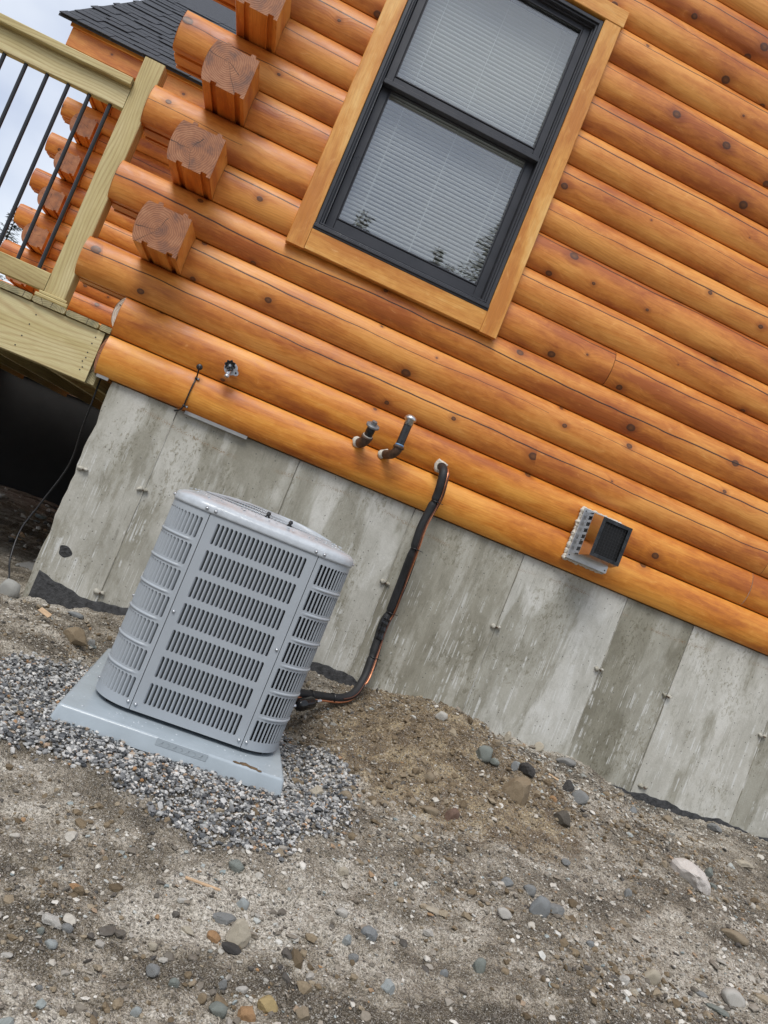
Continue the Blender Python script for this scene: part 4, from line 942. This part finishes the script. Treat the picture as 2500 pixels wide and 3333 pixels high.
# cable through the siding
cb = thing('wall_cable', 'short black cable with round grommet clipped to the lowest log', 'cable', (.024, -.05, .1))
b = MB(); b.lathe((.023, -.050, .2085), (0, -1, 0), [(0, .0145), (.008, .0140), (.011, .011), (.012, 0)], 22); add('grommet', b, cb, BLACKP)
pp = [(.0235, -.058, .2085), (.0250, -.068, .204), (.0262, -.060, .190)] + [(.0262 - .0008 * i, S(z) - .006 if z > .02 else -.036, z) for i, z in enumerate((.16, .13, .10, .07, .045, .024))] + [(.018, -.022, .006), (.008, -.005, -.006), (-.005, .010, -.012), (-.014, .024, -.014)]
b = MB(); b.tube(curve_pts(pp, 5), .0036, 10); add('cord', b, cb, BLACKP)
for z in (.158, .020):
    b = MB(); y = S(max(z, .024)) - .006; b.lathe((.0255 if z > .1 else .022, y, z), (0, 0, 1), [(-.004, .0), (-.004, .0062), (.004, .0062), (.004, 0)], 12); b.box(.028, .042, y - .003, y + .003, z - .005, z + .004, bev=.001); add('cable_clip', b, cb, BLACKP)
    b = MB(); b.cyl((.0365, y - .003, z), (.0365, y - .007, z), .0042, n=12); add('screw', b, cb, GALV)
# hanging cord under the deck corner
b = MB(); b.tube(curve_pts([(-.386, .10, .02), (-.383, .10, -.04), (-.378, .10, -.13), (-.380, .13, -.25), (-.378, .17, -.44), (-.436, .20, -.665), (-.462, .17, -.80), (-.438, .10, -.93), (-.405, .07, -1.005), (-.41, .04, -1.04)], 8), .0042, 8)
o = add('hanging_cord', b, None, BLACKP); tag(o, 'black cord drooping from the deck corner down to the soil', 'cord')
# vent hood
vh = thing('vent_hood', 'square stainless steel exhaust vent hood with slotted sides on the lowest logs', 'vent', (2.12, -.06, .19))
b = MB(); b.box(2.004, 2.232, -.066, -.030, .061, .325, bev=.001); add('mounting_plate', b, vh, plain('brushed_steel', (.60, .60, .60), .33, .9, var=.15, scale=12))
BX0, BX1, BZ0, BZ1 = 2.028, 2.210, .092, .312; FX0, FX1, FZ0, FZ1 = 2.050, 2.209, .105, .301; YA, YM, YF = -.067, -.122, -.203
b = MB()
def lerp(a, c, t): return a + (c - a) * t
for side, (xa, xf) in enumerate(((BX0 + .004, FX0), (BX1 + .006, FX1))):
    xm = lerp(xa, xf, .12)
    def Q(y, z):
        t = (YA - y) / (YA - YM); return (lerp(xa, xm, min(t, 1)) if t <= 1 else lerp(xm, xf, (YM - y) / (YM - YF)), y, z)
    ns = 6; z0, z1 = BZ0 + .012, BZ1 - .012; pitch = (z1 - z0) / ns
    strips = [(YA, BZ0, -.0785, BZ1), (-.117, BZ0, YM, BZ1)]
    for ya, za, yb, zb in strips: b.face([Q(ya, za), Q(yb, za), Q(yb, zb), Q(ya, zb)])
    for k in range(ns + 1):
        zc = z0 + pitch * k; b.face([Q(-.0785, zc - pitch * .2), Q(-.117, zc - pitch * .2), Q(-.117, zc + pitch * .2), Q(-.0785, zc + pitch * .2)])
    b.face([Q(YM, BZ0), (xf, YF, FZ0), (xf, YF, FZ1), Q(YM, BZ1)])
for zz, zf in ((BZ0, FZ0), (BZ1, FZ1)):
    b.face([(BX0 + .004, YA, zz), (BX1 + .006, YA, zz), (BX1 + .005, YM, zz), (BX0 + .006, YM, zz)]); b.face([(BX0 + .006, YM, zz), (BX1 + .005, YM, zz), (FX1, YF, zf), (FX0, YF, zf)])
add('hood', b, vh, STEEL)
b = MB(); frame(b, FX0 - .001, FX1 + .001, FZ0 - .001, FZ1 + .001, .018, YF - .004, YF, bev=.001); add('front_rim', b, vh, plain('sooty_steel', (.06, .062, .065), .25, .8, var=.4))
b = MB()
for k in range(8): x = FX0 + .028 + k * .0150; b.cyl((x, YF + .004, FZ0 + .01), (x, YF + .004, FZ1 - .01), .0010, n=6)
for k in range(11): z = FZ0 + .022 + k * .0152; b.cyl((FX0 + .01, YF + .006, z), (FX1 - .01, YF + .006, z), .0010, n=6)
add('grille', b, vh, BLACKM)
b = MB(); b.box(2.0575, 2.2055, -.192, -.068, .108, .297); add('dark_core', b, vh, plain('hood_interior_shade', (.01, .01, .01), .4))  # added black box: the shade inside the hood is put into its colour
for x, z in ((2.014, .312), (2.014, .078), (2.220, .074), (2.02, .17)):
    b = MB(); b.cyl((x, -.066, z), (x, -.0675, z), .0035, n=10); add('screw', b, vh, BLACKM)
b = MB(); b.tube([(2.040, -.070, .10), (2.036, -.072, .2), (2.038, -.070, .305)], .0025, 8); add('seam_rod', b, vh, GALV)
b = MB()
def bead(p, q_, nn, rr):
    pts = [Vector(p).lerp(Vector(q_), k / nn) + Vector((random.uniform(-.0022, .0022), random.uniform(-.001, .001), random.uniform(-.0022, .0022))) for k in range(nn + 1)]; b.tube(pts, [rr * (1 + .45 * math.sin(i_ * .7) * math.sin(i_ * .23 + 1)) * random.uniform(.85, 1.15) for i_ in range(len(pts))], 8)
bead((2.001, -.042, .055), (2.001, -.046, .33), 60, .0085); bead((2.0, -.040, .057), (2.23, -.040, .057), 50, .0075); bead((2.0, -.046, .328), (2.22, -.046, .328), 50, .005); bead((2.234, -.042, .06), (2.234, -.042, .12), 14, .007)
add('caulk_bead', b, vh, CAULK)

# ------------------------------------------------------------------ condenser pad and unit
pad = thing('condenser_pad', 'grey blue plastic equipment pad under the condenser, wet with drops', 'pad', (.53, -.72, -1.115))
b = MB(); x0, x1, y0, y1, zt, zb = .152, .908, -1.15, -.27, -1.068, -1.122
def rrect(x0, x1, y0, y1, r, z, n=5):
    P = []
    for cx, cy, a0 in ((x1 - r, y0 + r, -90), (x1 - r, y1 - r, 0), (x0 + r, y1 - r, 90), (x0 + r, y0 + r, 180)):
        for k in range(n + 1):
            a = math.radians(a0 + 90 * k / n); P.append((cx + r * math.cos(a), cy + r * math.sin(a), z))
    return P
e = .006
b.grid([rrect(x0 - e * 1.6, x1 + e * 1.6, y0 - e * 1.6, y1 + e, .012, zb), rrect(x0 - e * .2, x1 + e * .2, y0 - e * .2, y1 + e * .2, .013, zt - .008), rrect(x0 + .001, x1 - .001, y0 + .001, y1 - .001, .013, zt - .003), rrect(x0 + .006, x1 - .006, y0 + .006, y1 - .006, .012, zt)], closed=True)
b.face(rrect(x0 + .006, x1 - .006, y0 + .006, y1 - .006, .012, zt)); slabp = add('slab', b, pad, PADM)
b = MB(); b.box(.475, .645, y0 - .0055, y0 + .012, zt - .026, zt - .0005, bev=.0015); bd = add('raised_badge', b, pad, PADM)
b = MB()
for k in range(7):
    x = .492 + k * .022; s_ = .006
    pts = [(x - s_, 0, s_), (x + s_ * .5, 0, s_), (x + s_, 0, -s_ * .3), (x - s_ * .2, 0, -s_)] if k % 2 else [(x - s_, 0, -s_), (x + s_, 0, s_), (x + s_ * .2, 0, -s_)]
    b.tube([Vector((p[0], y0 - .0058, zt - .0135 + p[2])) for p in pts], .0009, 6)
add('embossed_mark', b, bd, PADM)
# drops of water on the pad and top
r = np.random.default_rng(2); N = 420; dx = r.uniform(x0 + .01, x1 - .01, N); dy = r.uniform(y0 + .008, y1, N)
ok = (np.abs(dx - .5525) > .345) | (np.abs(dy + .69) > .35) | (dy < -1.04); dx, dy = dx[ok], dy[ok]
V, F = ico(2, 5, 0, .35); DROP = Mat('water_drop'); DROP = DROP.fin((.50, .54, .57), .05, spec=.8)
o = scatter('water_drops', np.stack([dx, dy, np.full(len(dx), zt)], 1), np.clip(r.lognormal(math.log(.0022), .5, len(dx)), .001, .006), DROP, [(V, F)], flat=(.8, 1), seed=4)
o.parent = pad; o.matrix_parent_inverse = Matrix.Translation(-pad.location); o['kind'] = 'stuff'
for m_ in (o.data,): m_.polygons.foreach_set('use_smooth', np.ones(len(m_.polygons), dtype=bool))
for i, (x, y, rr) in enumerate([(.765, -1.139, .020), (.795, -1.141, .017), (.742, -1.142, .012), (.82, -1.146, .010)]):
    mud = lump('mud_clump', x, y, zt + .0, rr, None, DIRT, 400 + i, .45, .35, sx=1.2)
    tag(mud, ['largest brown mud clump stuck on the front edge of the pad', 'mud clump beside the largest one on the pad edge', 'thin mud smear nearest the raised badge on the pad edge', 'smallest mud clump nearest the pad corner'][i], 'mud', 'mud clumps on the pad')

ac = thing('condenser_unit', 'grey steel air conditioning condenser with louvered panels standing on the pad', 'air conditioner', (.5525, -.69, -1.056))
CX, CY, HW, RC_ = .5500, -.696, .334, .138; ZB_, ZT_ = -1.052, -.352
FL = HW - RC_                                     # half length of the flat part
def per(s_):
    """point and outward normal on the outline; s_=0 at the middle of the front, growing towards +x"""
    A = math.pi / 2 * RC_; side = 2 * FL + A; s_ = s_ % (4 * side)
    k = int((s_ + FL) // side) % 4; t = (s_ + FL) - ((s_ + FL) // side) * side - FL
    if t <= FL: p, nrm = Vector((t, -HW)), Vector((0, -1))
    else:
        a = (t - FL) / RC_; p = Vector((FL + RC_ * math.sin(a), -FL - RC_ * math.cos(a))); nrm = Vector((math.sin(a), -math.cos(a)))
    c, s2 = math.cos(k * math.pi / 2), math.sin(k * math.pi / 2); rot = lambda v: Vector((v.x * c - v.y * s2, v.x * s2 + v.y * c))
    return rot(p), rot(nrm)
def PP(s_, z, out=0.0):
    p, nrm = per(s_); return (CX + p.x + nrm.x * out, CY + p.y + nrm.y * out, z)
ROWP, ROWH, ZTOP = .0955, .073, -.352 - .022
PITCH, SW = .0157, .0112
def panel(s0, s1, slots, name, label=None, beads=False, rows=7):
    """sheet between s0 and s1 with open slots (list of slot centres) in seven rows"""
    b = MB(); xs = [s0]
    for c in slots: xs += [c - SW / 2, c + SW / 2]
    xs.append(s1); zs = [ZT_]
    for k in range(rows): zs += [ZTOP - k * ROWP, ZTOP - k * ROWP - ROWH]
    zs.append(ZB_)
    def sub(a, c, step):
        n = max(1, int(math.ceil((c - a) / step))); return [a + (c - a) * i / n for i in range(n + 1)]
    for i in range(len(xs) - 1):
        for j in range(len(zs) - 1):
            if i % 2 == 1 and j % 2 == 1: continue
            g_ = sub(xs[i], xs[i + 1], .014)
            b.grid([[PP(s_, zs[j + 1]) for s_ in g_], [PP(s_, zs[j]) for s_ in g_]])
            if i % 2 == 0 and False: pass
    # folded lips round every slot give the sheet its thickness
    for c in slots:
        for k in range(rows):
            a_, c_2 = c - SW / 2, c + SW / 2; zt_, zb_ = ZTOP - k * ROWP, ZTOP - k * ROWP - ROWH
            for (p, q_) in (((a_, zt_), (a_, zb_)), ((c_2, zb_), (c_2, zt_)), ((a_, zb_), (c_2, zb_)), ((c_2, zt_), (a_, zt_))):
                b.face([PP(p[0], p[1]), PP(q_[0], q_[1]), PP(q_[0], q_[1], -.004), PP(p[0], p[1], -.004)])
            # clipped slot corners
            for (sx, zz, d1, d2) in ((a_, zt_, 1, -1), (c_2, zt_, -1, -1), (a_, zb_, 1, 1), (c_2, zb_, -1, 1)):
                b.face([PP(sx, zz, .0), PP(sx + d1 * .0034, zz, .0), PP(sx, zz + d2 * .0042, .0)])
    # return flanges at both ends
    for s_ in (s0, s1): b.face([PP(s_, ZT_), PP(s_, ZB_), PP(s_, ZB_, -.02), PP(s_, ZT_, -.02)])
    k0 = abs(s0) < SIDE and abs(s1) < SIDE
    if beads:
        for k in range(1, rows):
            zc = ZTOP - k * ROWP + (ROWP - ROWH) / 2; g_ = sub(s0 + .012, s1 - .004, .012); pr_ = [(-.0055, 0), (-.003, .003), (0, .0042), (.003, .003), (.0055, 0)]
            b.grid([[PP(s_, zc + dz_, o_ * max(0, min(1, (abs(s_) - FL - .022) / .03 if k0 else (s_ - s0 - .02) / .03, 1))) for s_ in g_] for dz_, o_ in pr_])
    # rolled bottom edge
    g_ = sub(s0, s1, .014); b.grid([[PP(s_, ZB_, -.006) for s_ in g_], [PP(s_, ZB_ + .002, 0) for s_ in g_]])
    return add(name, b, ac, PAINT, label=label)
A_ = math.pi / 2 * RC_; SIDE = 2 * FL + A_
fr_slots = [(-10 + i) * PITCH for i in range(21)]
panel(-FL + .0012, FL - .0012, fr_slots, 'front_panel')
c_slots = [FL + .022 + i * PITCH for i in range(13)]
panel(FL + .0012, FL + A_ - .0012, c_slots, 'corner_panel', beads=True)
cl = [-(c) for c in c_slots][::-1]
panel(-FL - A_ + .0012, -FL - .0012, cl, 'corner_panel', beads=True)
for k in (1, 2, 3):
    s0 = k * SIDE; panel(s0 - FL + .001, s0 + FL - .001, [s0 + f for f in fr_slots], 'side_panel')
    if k < 3: panel(s0 + FL + .001, s0 + FL + A_ - .001, [s0 + c for c in c_slots], 'corner_panel', beads=True)
# louvers: one vane behind each slot
b = MB(); n = 3; hh = ROWH + .002
prof = [(-.0057, -.0006), (-.0035, -.0022), (-.0007, -.0054), (.0016, -.0098), (.0024, -.0138)]
b.grid([[(u_, v_, -hh / 2) for u_, v_ in prof], [(u_, v_, hh / 2) for u_, v_ in prof]]); louv = b.mesh('louver', [PAINT])
def louver_at(s_, k, mirror=False):
    p, nrm = per(s_); ang_ = math.atan2(nrm.x, -nrm.y)         # outward normal -y at ang 0
    z = ZTOP - k * ROWP - ROWH / 2
    o_ = add('louver', louv, ac, loc=(CX + p.x, CY + p.y, z), rot=(0, 0, ang_))
    return o_
# local frame: +y of the vane mesh points outwards at the slot, so flip it in the mesh itself
for v in louv.vertices: v.co.y = -v.co.y
for s_ in fr_slots:
    for k in range(7): louver_at(s_, k)
for s_ in c_slots[:10] + cl[-11:]:
    for k in range(7): louver_at(s_, k)
stf = MB()
rest = c_slots[10:] + cl[:-11]
for kk in (1, 2, 3): rest += [kk * SIDE + f for f in fr_slots] + ([kk * SIDE + c for c in c_slots] if kk < 3 else [])
for s_ in rest:
    for k in range(7):
        z = ZTOP - k * ROWP - ROWH / 2
        stf.grid([[PP(s_ + u_, z - hh / 2, v_) for u_, v_ in prof], [PP(s_ + u_, z + hh / 2, v_) for u_, v_ in prof]])
o = add('louver_rows', stf, ac, PAINT); o['kind'] = 'stuff'
# coil with its fine fins behind the louvers
def coil_mat():
    M = Mat('coil_fins'); co = M.n('ShaderNodeTexCoord').outputs['Object']; s = M.sep(co)
    w = M.rng(M.math('SINE', M.math('MULTIPLY', s[2], 820)), -0.2, 0.9)
    return M.fin(M.mix(w, (0.006, 0.006, 0.006), (0.075, 0.075, 0.078)), 0.5)
b = MB(); g_ = [i * 4 * SIDE / 120 for i in range(121)]
b.grid([[PP(s_, ZB_ + .01, -.030) for s_ in g_], [PP(s_, ZT_, -.030) for s_ in g_]]); add('coil', b, ac, coil_mat())
b = MB(); ring0 = [PP(i * 4 * SIDE / 96, ZB_ + .004, -.004) for i in range(96)]; b.face(ring0); add('base_pan', b, ac, PAINT)
b = MB()
for sx in (-1, 1):
    for sy in (-1, 1): b.box(CX + sx * .25 - .03, CX + sx * .25 + .03, CY + sy * .25 - .03, CY + sy * .25 + .03, -1.068, -1.048)
add('foot', b, ac, BLACKP)
# top cap with recessed fan opening and radial wire guard
b = MB(); n = 128; ss = [i * 4 * SIDE / n for i in range(n)]
OR_ = .262
def ring(out, z): return [PP(s_, z, out) for s_ in ss]
def disc(rad_, z):
    P = []
    for s_ in ss:
        p, _ = per(s_); d = p.normalized(); P.append((CX + d.x * rad_, CY + d.y * rad_, z))
    return P
b.grid([ring(-.002, -.3515), ring(.0035, -.3515), ring(.004, -.344), ring(.0035, -.333), ring(.0005, -.3245), ring(-.007, -.3175), ring(-.018, -.3125), ring(-.040, -.308), disc(OR_ + .014, -.3005), disc(OR_ + .005, -.2965), disc(OR_ + .001, -.2955), disc(OR_ - .004, -.298), disc(OR_ - .014, -.31), disc(OR_ - .020, -.34)], closed=True)
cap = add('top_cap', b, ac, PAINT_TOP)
b = MB(); b.lathe((CX, CY, -.36), (0, 0, 1), [(0, 0), (0, .10), (.02, .10), (.03, .085), (.03, 0)], 24); add('fan_motor', b, ac, DARKIN)
b = MB(); b.lathe((CX, CY, -.45), (0, 0, 1), [(0, 0), (0, OR_ - .02), (.10, OR_ - .02)], 40); add('fan_shroud', b, ac, DARKIN)
for k in range(3):
    b = MB(); a = k * 2.094; rows = []
    for t in range(7):
        rr_ = .06 + t * .03; w_ = .10 + .35 * t / 6 * .6
        rows.append([(CX + rr_ * math.cos(a + w_ * u), CY + rr_ * math.sin(a + w_ * u), -.39 + .022 * u) for u in (-1, -.3, .3, 1)])
    b.grid(rows); add('fan_blade', b, ac, DARKIN)
b = MB(); NR = 110
for i in range(NR):
    a0 = 2 * math.pi * i / NR; pts = []
    for t in range(6):
        rr_ = .055 + (OR_ - .062) * t / 5; a = a0 + .55 * (t / 5)
        pts.append((CX + rr_ * math.cos(a), CY + rr_ * math.sin(a), -.274 - .020 * (t / 5) ** 2))
    b.tube(pts, .0016, 4, cap=False)
for rr_ in (.06, .12, .18, .235): b.tube([(CX + rr_ * math.cos(t * math.pi / 20), CY + rr_ * math.sin(t * math.pi / 20), -.2745 - .020 * ((rr_ - .055) / (OR_ - .062)) ** 2) for t in range(41)], .0021, 5, cap=False)
b.lathe((CX, CY, -.279), (0, 0, 1), [(0, .06), (.004, .055), (.005, 0)], 24)
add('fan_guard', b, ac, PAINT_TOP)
for i, x in enumerate((.535, .618)):
    b = MB(); y = -.940; b.cyl((x, y, -.300), (x + .002, y, -.282), .007, .006, n=8, sm=False); b.cyl((x + .002, y, -.284), (x + .002, y, -.274), .009, .005, n=8, sm=False); b.box(x - .008, x + .010, y - .006, y + .006, -.300, -.291); add('wire_clip', b, ac, BLACKP)
# screws
b = MB(); b.lathe((0, 0, 0), (0, -1, 0), [(0, .0062), (.001, .0062), (.0022, .0042), (.0055, .0038), (.006, 0)], 12); sme = b.mesh('screw', [GALV])
def screw_at(s_, z):
    p, nrm = per(s_); add('screw', sme, ac, loc=(CX + p.x + nrm.x * .0003, CY + p.y + nrm.y * .0003, z), rot=(0, 0, math.atan2(nrm.x, -nrm.y)))
for s_, zz in [(-FL - .012, -1.028), (-FL + .014, -1.030), (FL - .014, -1.030), (FL + .012, -1.028), (-FL + .012, -.70), (FL - .012, -.70), (FL + A_ - .01, -1.0), (-FL - A_ * .93, -1.02), (-FL - A_ * .99, -.72)]: screw_at(s_, zz)
for s_ in (-FL - .016, -FL + .014, FL - .014, FL + .016, FL + A_ - .01, -FL - A_ * .95):
    p, nrm = per(s_); add('screw', sme, ac, loc=(CX + p.x + nrm.x * .0042, CY + p.y + nrm.y * .0042, -.339), rot=(0, 0, math.atan2(nrm.x, -nrm.y)))
for i, (x, y) in enumerate([(CX - .24, CY - .17), (CX + .13, CY + .27), (CX - .1, CY + .28), (CX + .29, CY + .05)]):
    add('screw', sme, ac, loc=(x, y, -.3065), rot=(-math.pi / 2, 0, 0))
r = np.random.default_rng(12); N = 520; a = r.uniform(0, 6.283, N); rr_ = r.uniform(OR_ + .012, .42, N); dx, dy = rr_ * np.cos(a), rr_ * np.sin(a)
ok = (np.abs(dx) < HW - .03) & (np.abs(dy) < HW - .03) & ~((np.abs(dx) > FL) & (np.abs(dy) > FL) & (np.hypot(np.abs(dx) - FL, np.abs(dy) - FL) > RC_ - .04))
dx, dy = dx[ok], dy[ok]
o = scatter('water_drops', np.stack([CX + dx, CY + dy, -.3005 + .0 * dx - .10 * (np.hypot(dx, dy) - OR_ - .04)], 1), np.clip(r.lognormal(math.log(.0026), .5, len(dx)), .001, .006), DROP, [(V, F)], flat=(.6, .9), seed=14)
o.parent = ac; o.matrix_parent_inverse = Matrix.Translation(-ac.location); o['kind'] = 'stuff'; o.data.polygons.foreach_set('use_smooth', np.ones(len(o.data.polygons), dtype=bool))

# ------------------------------------------------------------------ spruces
def spruce_meshes(seed, h, dens=1.0, spread=.27):
    r = np.random.default_rng(seed); V = []; F = []
    nb = int(h * 26 * dens)
    for i in range(nb):
        f = (i + r.random()) / nb; z = h * (.06 + .93 * f); L = (h - z) * spread * r.uniform(.65, 1.15) + .12
        a = r.uniform(0, 6.283); dr_ = -.35 + .75 * f + r.normal(0, .08)
        d = np.array([math.cos(a), math.sin(a), 0]); side = np.array([-d[1], d[0], 0]); nsp = int(5 + L * 9)
        for j in range(nsp):
            t = (j + .5) / nsp; p = d * L * t + np.array([0, 0, z + L * t * dr_ * .5 + .12 * L * t * t])
            for sg in (-1, 1):
                ln = (.10 + .26 * L * (1 - t) * .6 + .05) * r.uniform(.6, 1.3); dirv = side * sg * r.uniform(.6, 1) + d * r.uniform(.3, .9) + np.array([0, 0, r.normal(-.12, .25)])
                dirv /= np.linalg.norm(dirv); w = ln * .16; up = np.cross(dirv, d * sg + 1e-3); up = up / (np.linalg.norm(up) + 1e-9)
                e0 = p; e1 = p + dirv * ln; k = len(V); m_ = p + dirv * ln * .5
                nn = np.cross(dirv, up)
                V += [e0, m_ + nn * w, e1, m_ - nn * w * .9 + up * w * .4]; F.append((k, k + 1, k + 2, k + 3))
        k = len(V); tip = d * L + np.array([0, 0, z + L * dr_ * .5 + .12 * L]); b0 = np.array([0, 0, z]); V += [b0, b0 + side * .02, tip]; F.append((k, k + 1, k + 2))
    me = bpy.data.meshes.new('crown'); me.from_pydata([tuple(v) for v in V], [], F); me.materials.append(NEEDLE)
    b = MB(); b.cyl((0, 0, -.5), (0, 0, h), h * .016, .008, n=10, cap=False); return me, b.mesh('trunk', [BARK])
protos = [spruce_meshes(1, 9.0), spruce_meshes(2, 9.0, 1.3, .2), spruce_meshes(3, 9.0, .7, .16)]
TREES = [(-5.15, 11.0, -1.4, 4.35, 0, 'dark spruce showing between the deck balusters beyond the log tails'),
         (-7.2, 12.5, -1.4, 5.2, 1, 'dense spruce beside the dark spruce beyond the deck'),
         (-1.25, -15.0, -1.7, 12.0, 0, 'tall spruce mirrored along the window edge nearest the deck'),
         (3.75, -15.0, -1.7, 10.3, 0, 'broad spruce mirrored in the lower window corner away from the deck'),
         (5.0, -15.6, -1.7, 13.0, 1, 'tallest spruce mirrored behind the broad spruce in the window'),
         (2.86, -15.2, -1.7, 8.75, 2, 'slim spruce tip mirrored low in the window beside the broad spruce'),
         (2.45, -15.0, -1.7, 8.95, 2, 'thin lone spruce tip mirrored near the middle of the lower pane'),
         (.5, -15.0, -1.7, 8.95, 2, 'thin spruce tip mirrored low in the window on the deck side'),
         (9.2, -15.0, -1.7, 12.0, 1, 'thick spruce far along the yard opposite the log wall')]
for x, y, z, h, k, lab in TREES:
    t = thing('spruce_tree', lab, 'tree', (x, y, z), 'spruces around the yard')
    for me_, nm in zip(protos[k], ('crown', 'trunk')):
        o = bpy.data.objects.new(nm, me_); COL.objects.link(o); o.parent = t; o.scale = (h / 9.0,) * 3; o.rotation_euler = (0, 0, x * 1.7)
